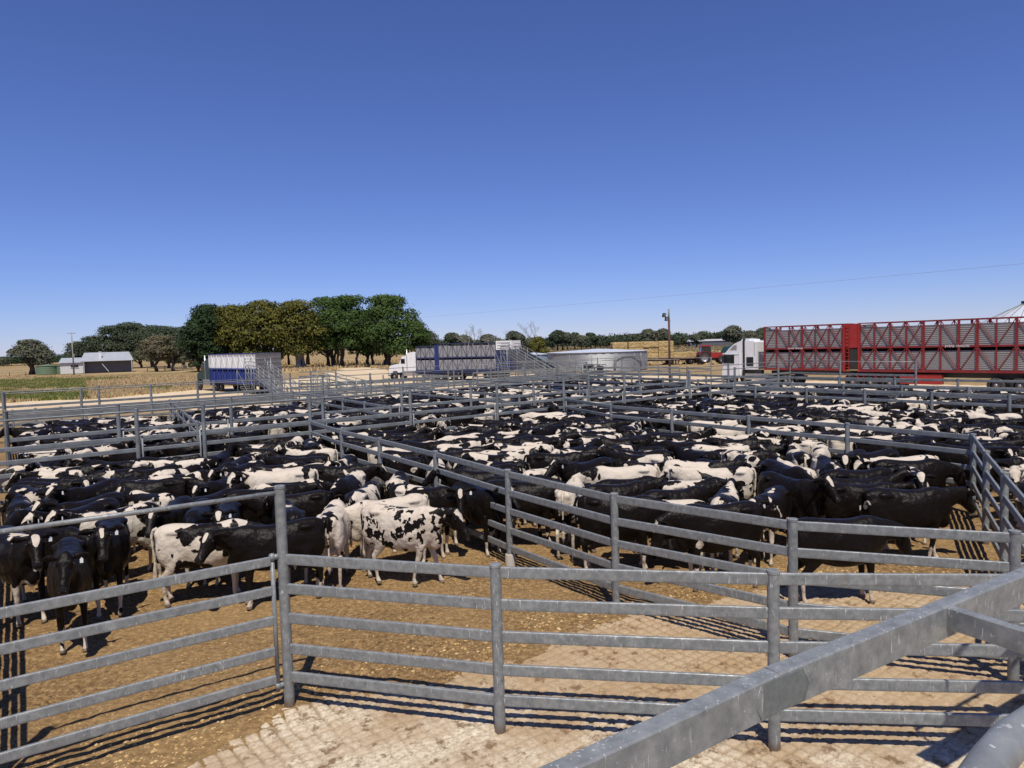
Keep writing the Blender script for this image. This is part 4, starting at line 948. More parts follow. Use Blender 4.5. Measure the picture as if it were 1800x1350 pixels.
MB().box((0, 0, 8.9), (1.5, .1, .1)).tube([(-.6, 0, 8.9), (-.6, 0, 9.1)], .05, 6).tube([(.6, 0, 8.9), (.6, 0, 9.1)], .05, 6).tube([(0, 0, 7.0), (.5, 0, 7.3), (.55, 0, 6.6)], .06, 6).box((.1, 0, 4.2), (.4, .3, .7)).build('crossarm', MAT['palebark'], up_)
wire = MB(); pts = []
for k in range(41):
    t = -.25+3.0*k/40; sagk = k/40; pts.append((30.9-40.9*t, 42.9+49.4*t, 7.55+.25*t+.5*(2*sagk-1)**2))
MB().tube(pts, .007, 4).build('power_line', MAT['galv_far'], None, label='thin overhead power line rising across the sky to the right', cat='power line')
hs_ = thing('farmhouse', 'white weatherboard farmhouse with grey iron roof and dark verandah', 'house', (-99.0, 168.5, 0), .42)
wall = paint('cream_weatherboard', (.58,.58,.53), .7, var=.08)
MB().box((3.0, 2.6, 1.5), (9.8, 5.2, 3.0)).build('wall', paint('dark_shed_wall', (.12,.122,.135), .8), hs_)
MB().box((-4.2, 1.2, 1.35), (4.6, 5.0, 2.7)).build('wall', wall, hs_)
w1 = MB().box((-3.6, -1.33, 1.75), (1.5, .06, .75)).build('window', MAT['glass'], hs_); MB().box((-3.6, -1.36, 2.18), (1.7, .08, .1)).box((-3.6, -1.36, 1.34), (1.7, .08, .1)).build('frame', MAT['white'], w1)
MB().prism([(-2.2, 2.9), (8.4, 2.9), (7.6, 4.75), (-1.8, 4.75)], 2.4, 2.6).add([(-2.4,-1.6,2.75),(8.6,-1.6,2.75),(7.4,2.5,4.8),(-2.0,2.5,4.8),(-2.4,6.4,2.75),(8.6,6.4,2.75)], [(0,1,2,3), (3,2,5,4)]).build('roof', MAT['roof'], hs_)
MB().add([(-6.8,-1.7,2.55),(-1.7,-1.7,2.55),(-2.0,1.2,3.7),(-6.5,1.2,3.7),(-6.8,4,2.55),(-1.7,4,2.55)], [(0,1,2,3), (3,2,5,4)]).build('roof', MAT['roof'], hs_)
MB().box((1.6, -.2, 4.0), (.5, .5, 1.7)).box((1.6, -.2, 4.9), (.62, .62, .12)).build('chimney', MAT['white'], hs_)
vp = MB()
for x in (-1.7, 8.2): vp.box((x, -1.5, 1.4), (.12, .12, 2.8))
vp.box((3.3, -1.45, 2.75), (10, .08, .16)).box((2.6, -1.2, 1.2), (.12, .1, 2.4), Euler((0, -.6, 0)).to_matrix()).build('verandah_post', wall, hs_)
MB().tube([(2.0, 1, 4.8), (2.0, 1, 6.8)], .03, 5).tube([(1.5, 1, 6.6), (2.5, 1, 6.6)], .02, 4).build('aerial', MAT['galv_far'], hs_)
tank((-108.6, 166.5, 0), 2.3, 2.0, .35, 'rainwater_tank', 'larger green rainwater tank left of the farmhouse', MAT['greentank'], MAT['greentank'])
tank((-105.4, 167.5, 0), 1.5, 2.0, .2, 'rainwater_tank', 'smaller green rainwater tank against the farmhouse wall', MAT['greentank'], MAT['greentank'])
fh = thing('homestead_shed', 'long low white roofed shed before the distant tree line', 'shed', (110, 395, 0), -.1)
MB().box((0, 0, 1.3), (22, 8, 2.6)).build('wall', MAT['dpanel'], fh); MB().prism([(-11.6, 2.6), (11.6, 2.6), (11, 3.6), (-11, 3.6)], -4.4, 4.4).build('roof', MAT['white'], fh)
# post and wire paddock fence by the house
for (a, b, n, lb_) in (((-128, 160), (-112, 164), 5, 'short timber yard fence under the lone tree left of the tanks'), ((-86, 168), (-52, 158), 14, 'old post and rail fence right of the farmhouse')):
    f = thing('paddock_fence', lb_, 'fence', (*a, 0))
    for q in div(a, b, n): MB().tube([(q[0]-a[0], q[1]-a[1], 0), (q[0]-a[0], q[1]-a[1], 1.25)], .09, 6).build('post', MAT['palebark'], f)
    for z in (.6, 1.1): MB().tube([(0, 0, z), (b[0]-a[0], b[1]-a[1], z)], .035, 5).build('rail', MAT['palebark'], f)

# ------------------------------------------------------------ trees
def foliage(name, lobes, n, size, mat, parent=None, loc=(0,0,0), seed=1, droop=.0, flat=.8, kind=None, **kw):
    n = int(n*2.6); size *= .60
    r = np.random.default_rng(seed); L = np.array(lobes, float); w = (L[:,3]*L[:,5]); idx = r.choice(len(L), n, p=w/w.sum()); l = L[idx]
    d = r.normal(size=(n, 3)); d /= np.linalg.norm(d, axis=1)[:,None]; d[:,2] = np.where(d[:,2] < -.35, -d[:,2], d[:,2])
    rad = (.55+.5*r.random(n)**.55+.25*r.random(n)**5)[:,None]; gap = vnoise(d[:,0]*3+idx*7.1+50, d[:,1]*3+d[:,2]*4+60, seed % 200)
    c = l[:,:3] + d*rad*l[:,3:6]; keep = gap > .20; c = c[keep]; d = d[keep]; n = len(c)
    nn = d*1.25 + r.normal(size=(n, 3))*.55; nn[:,2] += .3; nn /= np.linalg.norm(nn, axis=1)[:,None]
    a = np.cross(nn, r.normal(size=(n, 3))); a /= np.linalg.norm(a, axis=1)[:,None]; b = np.cross(nn, a)
    s = size*(.55+.8*r.random(n))[:,None]; V = np.stack([c-a*s-b*s*.25, c+a*s*.2-b*s*.75, c+a*s+b*s*.15, c-a*s*.1+b*s*.8], 1).reshape(-1, 3)
    V[:,2] = np.maximum(V[:,2], .05)
    me = bpy.data.meshes.new(name); me.vertices.add(len(V)); me.vertices.foreach_set('co', V.astype(np.float32).ravel()); me.loops.add(len(V)); me.loops.foreach_set('vertex_index', np.arange(len(V), dtype=np.int32))
    me.polygons.add(n); me.polygons.foreach_set('loop_start', np.arange(0, 4*n, 4, dtype=np.int32)); me.polygons.foreach_set('loop_total', np.full(n, 4, np.int32)); me.update(calc_edges=True); me.materials.append(mat)
    return mk(name, me, parent, loc, kind=kind, **kw)
G1 = 'big dark shelter trees behind the yards'
def crown_lobes(H, Rx, z0, k, seed, lean=0, top=.6):
    r = random.Random(seed); L = []
    for i in range(k):
        t = r.random(); z = z0+(H-z0)*(.06+.84*t); a = r.uniform(0, 6.28)
        prof = math.sin(min(1, (t+.35)/1.35)*PI*.72+.35); rr = Rx*max(.2, prof)*r.uniform(.2, .70); s_ = Rx*r.uniform(.24, .50)
        L.append((rr*math.cos(a)+lean*z, rr*math.sin(a), z, s_, s_, min(s_*r.uniform(.55, .8), max(.6, H-z))))
    L.append((lean*H, 0, H-Rx*top*.5, Rx*.5, Rx*.5, Rx*top*.5)); L += [(lean*H*.6+r.uniform(-.12,.12)*Rx, 0, z0+(H-z0)*.52, Rx*.78, Rx*.78, (H-z0)*.38)]; return L
def tree(x, y, H, R, z0, label, mat, bark, n, size, seed, group, k=14, trunk=.35, multi=1, lean=0, cat='tree', top=.6, name='tree'):
    if group == G1: R *= 1.12; k = int(k*1.3)
    t = thing(name, label, cat, (x, y, -.05), 0, group); r = random.Random(seed); L = crown_lobes(H, R, z0, k, seed, lean, top)
    for q in range(multi):
        bx, by = (0, 0) if multi == 1 else (r.uniform(-.5, .5)*R*.5, r.uniform(-.5, .5)*R*.5); mb = MB(); top_ = (bx*.5+lean*H, by*.5, z0+(H-z0)*.6)
        mid = (bx+r.uniform(-.3, .3), by+r.uniform(-.3, .3), z0*.6); mb.tube([(bx, by, 0), mid, (bx*.8+lean*z0, by*.8, z0), top_], [trunk*1.25, trunk, trunk*.75, trunk*.25], 8)
        for l in r.sample(L, min(len(L), 6)):
            zz = z0*r.uniform(.65, 1.1); mb.tube([(bx, by, zz), (l[0]*.5+bx*.5, l[1]*.5+by*.5, (zz+l[2])/2+.3), (l[0], l[1], l[2])], [trunk*.42, trunk*.28, trunk*.08], 6)
        mb.build('trunk', bark, t)
    foliage('crown', L, n, size, mat, t, seed=seed); return t
def P(u, D): return (u-900)/1250*D
tree(P(72, 172)-2, 172, 8.4, 4.9, 2.3, 'lone grey green paddock tree at far left beside the water tanks', MAT['gum'], MAT['bark'], 5200, .33, 11, None, 17, .4, 3)
for i, (u, D, H, R) in enumerate(((150, 225, 8.6, 6), (176, 225, 10.2, 6.5), (205, 222, 13.2, 7.5), (236, 222, 14, 7.5), (264, 220, 13, 7), (296, 205, 12, 6), (322, 190, 11, 5))):
    tree(P(u, D), D, H, R, 1.2, '%s tree from left in the dense green row behind the farmhouse' % ['first', 'second', 'third', 'fourth', 'fifth', 'sixth', 'seventh'][i], MAT['hedge'], MAT['bark'], 5200, .40, 20+i, 'dense green tree row behind the farmhouse', 20, .35, 2, top=.5)
tree(P(277, 165), 165, 8.3, 4.6, 2.4, 'brown green paddock tree with leaning dark trunk left of the white and blue trailer', MAT['browngum'], MAT['bark'], 4200, .30, 31, None, 15, .35, 1, .05)
tree(P(312, 172), 172, 7.2, 3.8, 1.4, 'thin grey tree with bare branches between brown tree and dark cypress', MAT['gum'], MAT['palebark'], 2200, .28, 32, None, 12, .25, 2)
tree(P(372, 158), 158, 14.6, 6.2, .2, 'tall blackish green cypress at left of the big clump', MAT['cypress'], MAT['bark'], 9500, .36, 33, G1, 26, .6, 2, top=.55)
tree(P(350, 154), 154, 11.0, 3.6, .2, 'dark cypress with yellow green tips at left edge of the big clump', MAT['cypress'], MAT['bark'], 3600, .34, 34, G1, 14, .4, 1)
tree(P(424, 156), 156, 14.2, 6.0, .6, 'golden tipped cypress next to the dark one in the big clump', MAT['golden'], MAT['bark'], 7000, .36, 35, G1, 24, .6, 2, top=.45)
tree(P(470, 152), 152, 14.8, 6.6, .8, 'broad golden olive cypress in the middle of the big clump', MAT['golden'], MAT['bark'], 8500, .36, 36, G1, 26, .7, 2, top=.4)
tree(P(523, 153), 153, 14.6, 5.9, 2.2, 'golden olive cypress with pale forked trunk above the loading ramp', MAT['golden'], MAT['palebark'], 6500, .36, 37, G1, 22, .5, 4, top=.4)
tree(P(575, 158), 158, 15.6, 5.8, 2.6, 'green pine with bare lower trunks, left of the two rounded pines', MAT['pine'], MAT['bark'], 6500, .34, 38, G1, 20, .38, 2, top=.5)
tree(P(612, 156), 156, 15.6, 5.6, 2.8, 'rounded green pine in the middle right of the big clump', MAT['pine'], MAT['bark'], 6500, .34, 39, G1, 20, .38, 2, top=.5)
tree(P(648, 158), 158, 12.5, 4.8, 2.0, 'lower pine filling the gap between the rounded pines', MAT['pine'], MAT['bark'], 3000, .32, 40, G1, 14, .3, 2)
tree(P(690, 152), 152, 15.2, 6.6, 1.8, 'large rounded pine at right of the clump above the blue semi', MAT['pine'], MAT['bark'], 8500, .34, 41, G1, 24, .5, 2, top=.5)
tree(P(735, 150), 150, 9.4, 3.9, 2.2, 'ragged pine limb spreading right at the end of the big clump', MAT['pine'], MAT['bark'], 2600, .30, 42, G1, 11, .3, 1)
for i, (u, D, H, R) in enumerate(((545, 176, 10, 5), (595, 182, 9.5, 5), (640, 176, 9, 5), (505, 178, 11, 5), (448, 182, 10, 5.5), (395, 172, 10, 5.5))):
    tree(P(u, D), D, H, R, 2.6, 'shaded small tree standing behind the big clump, %s from left' % ['fourth', 'fifth', 'sixth', 'third', 'second', 'first'][i], MAT['cypress'], MAT['bark'], 2000, .38, 50+i, 'shaded small trees behind the big clump', 10, .3, 2)
for i, (u, D, H) in enumerate(((572, 150, 9), (588, 151, 9), (597, 150, 9), (625, 151, 9), (632, 150, 8))):
    pass
tree(P(948, 150), 150, 5.4, 2.4, .4, 'dark green bushy cypress left of the round tank roof', MAT['golden'], MAT['bark'], 2200, .24, 60, None, 9, .3, 1)
tree(P(752, 300), 300, 11, 6, 2, 'dark distant gum beside the right end of the pine clump', MAT['hedge'], MAT['bark'], 2500, .45, 61, 'gum trees of the far tree line', 12, .4, 2)
def bare(x, y, H, label, seed):
    t = thing('bare_tree', label, 'bare tree', (x, y, 0), 0, 'leafless dead trees'); r = random.Random(seed); mb = MB()
    def br_(p, d, L, rad, k):
        q = p + d*L; mb.tube([p, p+d*L*.5+Vector((r.uniform(-.08,.08), r.uniform(-.08,.08), 0))*L, q], [rad, rad*.8, rad*.6], 5, cap=False)
        if k == 0: return
        for i in range(r.choice((2, 3, 3))):
            nd_ = (d + Vector((r.uniform(-.8, .8), r.uniform(-.8, .8), r.uniform(-.15, .5)))).normalized(); br_(q, nd_, L*r.uniform(.55, .85), rad*.6, k-1)
    br_(Vector((0,0,0)), Vector((.05, 0, 1)), H*.3, .2, 5); mb.build('trunk', MAT['palebark'], t)
bare(P(826, 160), 160, 9.5, 'leafless grey tree above the middle of the blue semi trailer', 3); bare(P(868, 158), 158, 7.8, 'spiky leafless tree above the white box of the blue trailer', 5); bare(P(905, 170), 170, 8.4, 'thin leafless tree right of the blue trailer', 8)
bare(P(935, 230), 230, 11.5, 'bare dead snag rising over the far tree line left of the tank', 12)
# far tree line: each tree a thing, built from a few shared shapes
protos = []
for q in range(5):
    r = random.Random(200+q); H = 10; L = crown_lobes(H, [5.5, 4.2, 6.5, 3.6, 5][q], [1.5, 3, 1, 4, 2][q], 13, 300+q)
    cr_ = foliage('crown', L, 1500, .62, MAT['hedge' if q % 2 else 'gum'], seed=70+q).data; bpy.data.objects.remove(bpy.data.objects['crown' if 'crown' in bpy.data.objects and bpy.data.objects['crown'].parent is None else [o.name for o in bpy.data.objects if o.name.startswith('crown') and o.parent is None][0]])
    mb = MB(); mb.tube([(0,0,0), (.2,0,4), (0,.2,8)], [.4,.3,.1], 6); protos.append((cr_, mb.mesh('trunk', MAT['bark'])))
r = random.Random(77); us = []; u = 772
while u < 1352: us.append(u); u += r.uniform(7, 15)
for i, u in enumerate(us + [8, 22, 46]):
    D = r.uniform(330, 470) if u > 300 else 360; q = r.choice(range(5)); s_ = r.choice((.5, .55, .65, .7, .8, 1.05)) if u > 300 else .45; X = P(u, D)
    if 1190 < u < 1260: s_ *= .85
    t = thing('gum_tree', ('distant gum tree, number %d from left along the far tree line' % (i+1)) if u > 300 else 'small dark shrub %s before the plantation at far left' % ['first', 'second', 'third'][[8, 22, 46].index(u)], 'tree', (X, D, 0), r.uniform(0, 6.28), 'gum trees of the far tree line' if u > 300 else 'dark shrubs at far left'); t.scale = (s_*1.1, s_*1.1, s_*.95)
    mk('crown', protos[q][0], t); mk('trunk', protos[q][1], t)
def woods(name, u0, u1, D0, D1, H, n, size, mat, label, seed):
    r = np.random.default_rng(seed); L = []
    for k in range(n):
        D = r.uniform(D0, D1); u = r.uniform(u0, u1); h = H*r.uniform(.7, 1.15); L.append(((u-900)/1250*D, D, h*.5, h*.75, h*.75, h*.5))
    foliage(name, L, n*70, size, mat, seed=seed, kind='stuff', label=label)
woods('distant_woodland', 760, 1360, 400, 520, 7.2, 300, .9, MAT['hedge'], 'dark band of distant woodland along the horizon', 5)
woods('plantation', -60, 150, 380, 430, 4.2, 160, .8, MAT['cypress'], 'low dark plantation band at the far left horizon', 6)
woods('plantation', 1600, 1900, 400, 520, 6.5, 60, .9, MAT['hedge'], 'woodland hidden behind the red trailers', 7)

# grass and weeds
def tufts(name, pts, hs, mat, label, seed=3, wid=.3):
    r = np.random.default_rng(seed); n = len(pts); P_ = np.repeat(pts, 3, 0); h = np.repeat(hs, 3)*(.6+.6*r.random(3*n)); a = r.random(3*n)*6.28; m = 3*n
    c = P_ + r.normal(size=(m, 2))*wid; ln = r.normal(size=(m, 2))*.35*h[:,None]; w = wid*(.35+.5*r.random(m)); dx = np.cos(a)*w; dy = np.sin(a)*w
    V = np.stack([np.stack([c[:,0]-dx, c[:,1]-dy, h*0-.1], 1), np.stack([c[:,0]+dx, c[:,1]+dy, h*0-.1], 1), np.stack([c[:,0]+ln[:,0], c[:,1]+ln[:,1], h], 1)], 1).reshape(-1, 3)
    me = bpy.data.meshes.new(name); me.vertices.add(3*m); me.vertices.foreach_set('co', V.astype(np.float32).ravel()); me.loops.add(3*m); me.loops.foreach_set('vertex_index', np.arange(3*m, dtype=np.int32))
    me.polygons.add(m); me.polygons.foreach_set('loop_start', np.arange(0, 3*m, 3, dtype=np.int32)); me.polygons.foreach_set('loop_total', np.full(m, 3, np.int32)); me.update(calc_edges=True); me.materials.append(mat)
    return mk(name, me, kind='stuff', label=label)
def frame_pts(n, u0, u1, v0, v1, seed):
    r = np.random.default_rng(seed); u = r.uniform(u0, u1, n); v = r.uniform(v0, v1, n); h = 630.6-.0285*u; D = 3.95*1250/(v-h); return np.stack([(u-900)/1250*D, D], 1)
dryg = paint('dry_grass_blades', (.47,.34,.17), 1, var=.25, scale=.5)
p = frame_pts(12000, -60, 345, 660, 706, 1); k = ~inside(p[:,0], p[:,1], ROAD); p = p[k]; tufts('dry_grass', p, np.full(len(p), .26), dryg, 'tufty dry grass of the paddock on the left', 4, .13)
p = frame_pts(3500, 480, 800, 634, 652, 5); k = ~inside(p[:,0], p[:,1], ROAD); p = p[k]; tufts('dry_grass', p, np.full(len(p), .5), dryg, 'dry grass under the big trees', 5, .45)
p = frame_pts(15000, -60, 150, 668, 704, 2); k = (fbm(p[:,0], p[:,1], .05, 91, 3) + fbm(p[:,0], p[:,1], .4, 95, 2)*.5 > .765) & ~inside(p[:,0], p[:,1], ROAD); p = p[k]
q_ = frame_pts(7000, 60, 300, 664, 684, 8); k = fbm(q_[:,0], q_[:,1], .05, 92, 3) > .56; p = np.concatenate([p, q_[k]])
tufts('green_weeds', p, np.full(len(p), .3), MAT['weeds'], 'patch of green weeds in the dry paddock at left', 6, .13)
p = frame_pts(1800, 640, 1350, 604, 640, 9); tufts('dry_grass', p, np.full(len(p), .25), dryg, 'dry stubble beyond the tank and bales', 7, .6)
# ------------------------------------------------------------ the herd
POSES = {}
def pose(key):
    if key not in POSES:
        ya, pi_, g, ts = dict(straight=(0, .05, 0, .03), level=(.12, -.12, .3, -.05), low=(0, .75, 0, .0), lowl=(.35, .95, .4, .06), left=(.85, .1, 0, .05), right=(-.85, .1, 0, -.05),
                              left2=(.45, .25, .6, 0), right2=(-.45, -.1, -.5, 0), walk=(-.1, .22, 1, .02), up=(0, -.30, 0, .04), lookl=(1.15, 0, .2, 0), lookr=(-1.15, .0, -.2, 0), look=(.1, -.32, 0, .03), look2=(-.2, -.25, .3, 0))[key]
        POSES[key] = cow_mesh('cow_body', ya, pi_, g, .022, 0, ts, .22 if key.startswith('look') else 0)
    return POSES[key]
TAGM = None
COWS = []          # every animal: x, y, heading, pose, seed, level, scale
def headpos(x, y, h, key, s):
    m = pose(key)[2]; return x + (m.x*math.cos(h)-m.y*math.sin(h))*s, y + (m.x*math.sin(h)+m.y*math.cos(h))*s
class Occ:
    def __init__(s): s.p = []; s.hd = []
    def pts(s, x, y, h, sc=1):
        c, n = math.cos(h), math.sin(h); return [(x+c*t*sc, y+n*t*sc) for t in (-.60, -.2, .2, .58)]
    def free(s, x, y, h, dmin=.50, sc=1):
        if not s.p: return True
        A = np.array(s.p); near = A[(np.abs(A[:,0]-x) < 2) & (np.abs(A[:,1]-y) < 2)]
        if not len(near): return True
        q = np.array(s.pts(x, y, h, sc)); d = np.hypot(near[:,None,0]-q[None,:,0], near[:,None,1]-q[None,:,1]); return d.min() > dmin
    def add(s, x, y, h, sc=1): s.p += s.pts(x, y, h, sc)
    def head_free(s, x, y, d=.30):
        A = np.array(s.p); return (np.hypot(A[:,0]-x, A[:,1]-y) > d).all() if len(A) else True
occ = Occ(); R5 = random.Random(5)
D2 = math.radians
# animals placed one by one: body centre x, y, heading, pose, coat seed, coat level (higher = more white), label
HERO = [
 (-6.15, 9.62, D2(-58), 'look2', 3.1, -.34, 'black cow facing the camera head on, nearest animal of the whole herd'),
 (-6.35, 10.95, D2(-66), 'look', 8.4, -.22, 'black cow with white forehead facing the camera, second behind the nearest cow'),
 (-4.95, 11.15, D2(14), 'low', 12.2, -.01, 'white cow with black shoulder patches side on behind the black cow by the tall post'),
 (-3.75, 11.0, D2(205), 'left', 5.5, -.30, 'black cow facing left with white spot on forehead beside the tall post'),
 (-3.10, 11.95, D2(97), 'low', 21.7, .06, 'white rumped cow seen from behind just right of the tall post'),
 (-3.95, 12.2, D2(118), 'left', 14.1, -.12, 'cow partly hidden between the tall near post and the white rumped cow'),
 (-1.90, 11.72, D2(-17), 'walk', 33.3, .03, 'white cow with many small black spots walking right in the open'),
 (-2.90, 13.5, D2(82), 'low', 25.9, -.05, 'black and white cow seen from behind, behind the spotted walking cow'),
 (-.72, 13.55, D2(-52), 'look', 41.3, -.24, 'black cow with white triangle face standing by the footed fence post'),
 (-1.75, 13.4, D2(-24), 'lookr', 19.6, -.10, 'cow standing behind the shoulder of the spotted walking cow'),
 (1.05, 13.3, D2(74), 'low', 52.8, .03, 'black and white cow seen from behind through the long fence'),
 (1.75, 11.95, D2(-12), 'low', 61.2, -.25, 'mostly black cow side on with lowered head, left one behind the long curving fence'),
 (3.2, 11.1, D2(186), 'low', 44.9, -.14, 'mostly black cow facing left behind the long curving fence'),
 (4.75, 10.35, D2(2), 'low', 71.5, -.22, 'mostly black cow facing right with head low at the concrete edge'),
 (6.7, 12.05, D2(-3), 'left2', 83.7, -.21, 'large mostly black cow side on with legs in the open near the right corner fence'),
 (5.15, 13.25, D2(-68), 'look', 15.7, -.2, 'black cow with pale blaze facing the camera at right of the centre pen'),
 (6.7, 13.75, D2(4), 'straight', 27.4, -.36, 'plain black cow facing right behind the large one near the right corner'),
 (8.15, 14.55, D2(-4), 'low', 92.6, -.36, 'black cow with head down against the right corner fence'),
 (2.25, 14.75, D2(182), 'low', 77.1, .17, 'nearly all white cow facing left near the front of the centre pen'),
 (4.1, 14.3, D2(176), 'straight', 36.8, .09, 'mostly white cow facing left, right of the nearly all white one'),
 (-5.05, 12.25, D2(-75), 'look', 9.9, -.20, 'black cow with white forehead patch facing the camera between two patchy cows'),
 (-7.55, 10.6, D2(-40), 'look2', 17.7, -.1, 'cow with white blaze cut by the left edge, left of the nearest cow'),
 (-6.95, 12.2, D2(228), 'look', 66.6, .02, 'patched cow turned towards the camera near the left edge'),
 (-8.0, 13.2, D2(246), 'look', 47.2, -.2, 'black cow with white forehead at the far left edge'),
 (-8.75, 14.6, D2(258), 'up', 58.3, -.15, 'black cow with white blaze by the left side fence'),
]
for (x, y, h, k, sd, lv, lb) in HERO:
    occ.add(x, y, h); COWS.append([x, y, h, k, sd, lv, .95 if 'nearest' not in lb else .98, lb, 'front left pen' if x < 0 else 'centre pen'])
ALLF = [F1, LA, F2, F3, M1, [NL(-13.6), NL(14.2)], [FL(-14.15), FL(17.5)], [FL(-14.15), (-22.4, 31.3)], [FL(-10.2), (-16.6, 34.4)], [FL(-4.7), (-12, 38.8)], [FL(.3), (-7.6, 42.6)], [FL(5), (-2.3, 46.8)],
        [FL(10.2), (3.2, 51.2)], [FL(13.6), (24.5, 29)], [(5.6, 53), FL(13.6)], [NL(9.6), (20.2, 20.5)], [NL(11.9), (22.8, 22.2)], [GLf(-22.4), GLf(5.6)]]
def fence_clear(x, y, h, sc=1):
    q = occ.pts(x, y, h, sc); ax = np.array([p[0] for p in q]); ay = np.array([p[1] for p in q])
    return min(seg_dist(ax, ay, f).min() for f in ALLF) > .36
NG = lambda x: (NL(x)[0], NL(x)[1]-1.45)
PENS = {
 'front left pen': ([NG(-13.3), (-11.9, 15.1), (-9.6, 12.6), (-8.3, 11.0), (-7.0, 10.2), (-4.6, 10.7), (-2.6, 12.0), (-.9, 13.5), (-1.66, 14.95), (-3.31, 17.45), (-4.75, 19.55), NG(-6.0)], 1.0),
 'centre pen': ([(-.12, 12.45), (.6, 12.7), (3, 11.9), (5.8, 12.6), (8.3, 13.6), (9.89, 15.2), (8.36, 17.7), (6.69, 20.1), (5.05, 22.5), (3.45, 24.9), NG(2.2), NG(-5.8), (-4.75, 19.55), (-3.31, 17.45), (-1.66, 14.95)], 1.0),
 'pen at the right edge': ([(9.6, 13.6), (10.6, 15.0), (12.5, 15.5), (14, 12.5), (10.5, 9.5), (8.6, 11.0)], 1.0),
 'right middle pen': ([NG(2.6), (3.45, 24.9), (5.05, 22.5), (6.69, 20.1), (8.36, 17.7), (9.89, 15.2), (13, 14.6), (19.8, 20.5), NG(9.6)], 1.0),
 'drafting lane': ([NL(-13.2), NL(11.5), FL(11.0), FL(-13.9)], .40),
 'lane before red trailers': ([NL(9.8), (20.2, 20.8), (22.6, 22.0), NL(11.8)], .55),
 'pen before red trailers': ([NL(12.1), (22.6, 22.4), (27, 27), FL(13.4)], .8),
 'far left back pen': ([FL(-13.9), FL(-10.3), (-15.3, 31.6), (-20.4, 29.3)], 1.0),
 'second back pen from left': ([FL(-10), FL(-4.8), (-10.8, 36.0), (-15.6, 32.0)], 1.0),
 'third back pen from left': ([FL(-4.4), FL(.2), (-5.4, 39.6), (-10.4, 36.6)], 1.0),
 'fourth back pen from left': ([FL(.6), FL(4.9), (-1.5, 45), (-6.7, 41.4)], 1.0),
 'fifth back pen from left': ([FL(5.3), FL(10.1), (3.6, 49.8), (-1.4, 45.6)], 1.0),
 'far right back pen': ([FL(10.4), FL(13.4), (6.4, 51.5), (4.0, 50)], 1.0),
}
def frontdist(x, y): return y
pen_poses = ['walk', 'straight', 'level', 'low', 'left2', 'right2', 'up', 'left', 'right', 'low', 'straight']
for pen, (poly, fill) in PENS.items():
    xs_ = [p[0] for p in poly]; ys_ = [p[1] for p in poly]; y = min(ys_)+.3; row = 0
    passes = 0
    for pas in range(5):
        y = min(ys_)+.2 + pas*.145
        while y < max(ys_):
            x = min(xs_) + R5.uniform(0, 1.6)
            while x < max(xs_):
                for att in range(3):
                    yy = y + R5.uniform(-.16, .16); rr_ = R5.random()
                    base = (0 if mnoise.noise((x*.25+7, yy*.35, 3)) + R5.uniform(-.25, .25) > 0 else PI) + .12*math.sin(yy)
                    if rr_ < .70: h = base + R5.gauss(0, .3)
                    elif rr_ < .90: h = R5.choice((-1.15, 1.3, 4.2, -1.6)) + R5.gauss(0, .25)
                    else: h = R5.uniform(0, 6.28)
                    if R5.random() > fill: break
                    sc = R5.uniform(.88, .99)
                    if bool(inside(np.array(x), np.array(yy), poly)) and occ.free(x, yy, h, .385, sc) and fence_clear(x, yy, h, sc):
                        u, v, d = project(x, yy, 1.3)
                        if not (-110 < u < 1910): break
                        best = None
                        for key in R5.sample(pen_poses, 6):
                            hx_, hy_ = headpos(x, yy, h, key, sc)
                            if occ.head_free(hx_, hy_, .34) and min(seg_dist(np.array(hx_), np.array(hy_), f) for f in ALLF) > .16: best = key; break
                        if best is None:
                            if R5.random() < .5: break
                            best = 'low'
                            hx_, hy_ = headpos(x, yy, h, best, sc)
                            if min(seg_dist(np.array(hx_), np.array(hy_), f) for f in ALLF) < .12: break
                        occ.add(x, yy, h, sc); lv = R5.choice((-.34, -.26, -.20, -.14, -.10, -.06, -.03, .0, .03, .06, .10, .15)) - .045
                        COWS.append([x, yy, h, best, R5.uniform(1, 99), lv, sc, None, pen]); break
                x += R5.uniform(.25, .5)
            y += .70
def shown(c):
    u, v, d = project(c[0], c[1], 1.3); return d
hero_n = len(HERO); rest_ = sorted(COWS[hero_n:], key=shown)
singles = COWS[:hero_n] + rest_[:298-hero_n]; herd = rest_[298-hero_n:]
0 and print('COWS', len(COWS), {p: sum(c[8] == p for c in COWS) for p in PENS})
def coatword(lv): return 'black' if lv < -.24 else 'mostly black' if lv < -.12 else 'patched' if lv < .02 else 'mostly white' if lv < .12 else 'nearly all white'
def facing(h, x, y):
    a = (h - math.atan2(y, x) + PI/2) % (2*PI)           # 0 = towards the right of the picture
    a = math.degrees(a) % 360
    return 'facing right' if a < 50 or a > 310 else 'facing away' if a < 130 else 'facing left' if a < 230 else 'facing the camera'
ORD = ['first', 'second', 'third', 'fourth', 'fifth', 'sixth', 'seventh', 'eighth', 'ninth', 'tenth', 'eleventh', 'twelfth', 'thirteenth', 'fourteenth', 'fifteenth', 'sixteenth', 'seventeenth', 'eighteenth', 'nineteenth', 'twentieth', 'twenty-first', 'twenty-second', 'twenty-third', 'twenty-fourth', 'twenty-fifth', 'twenty-sixth', 'twenty-seventh', 'twenty-eighth', 'twenty-ninth', 'thirtieth']
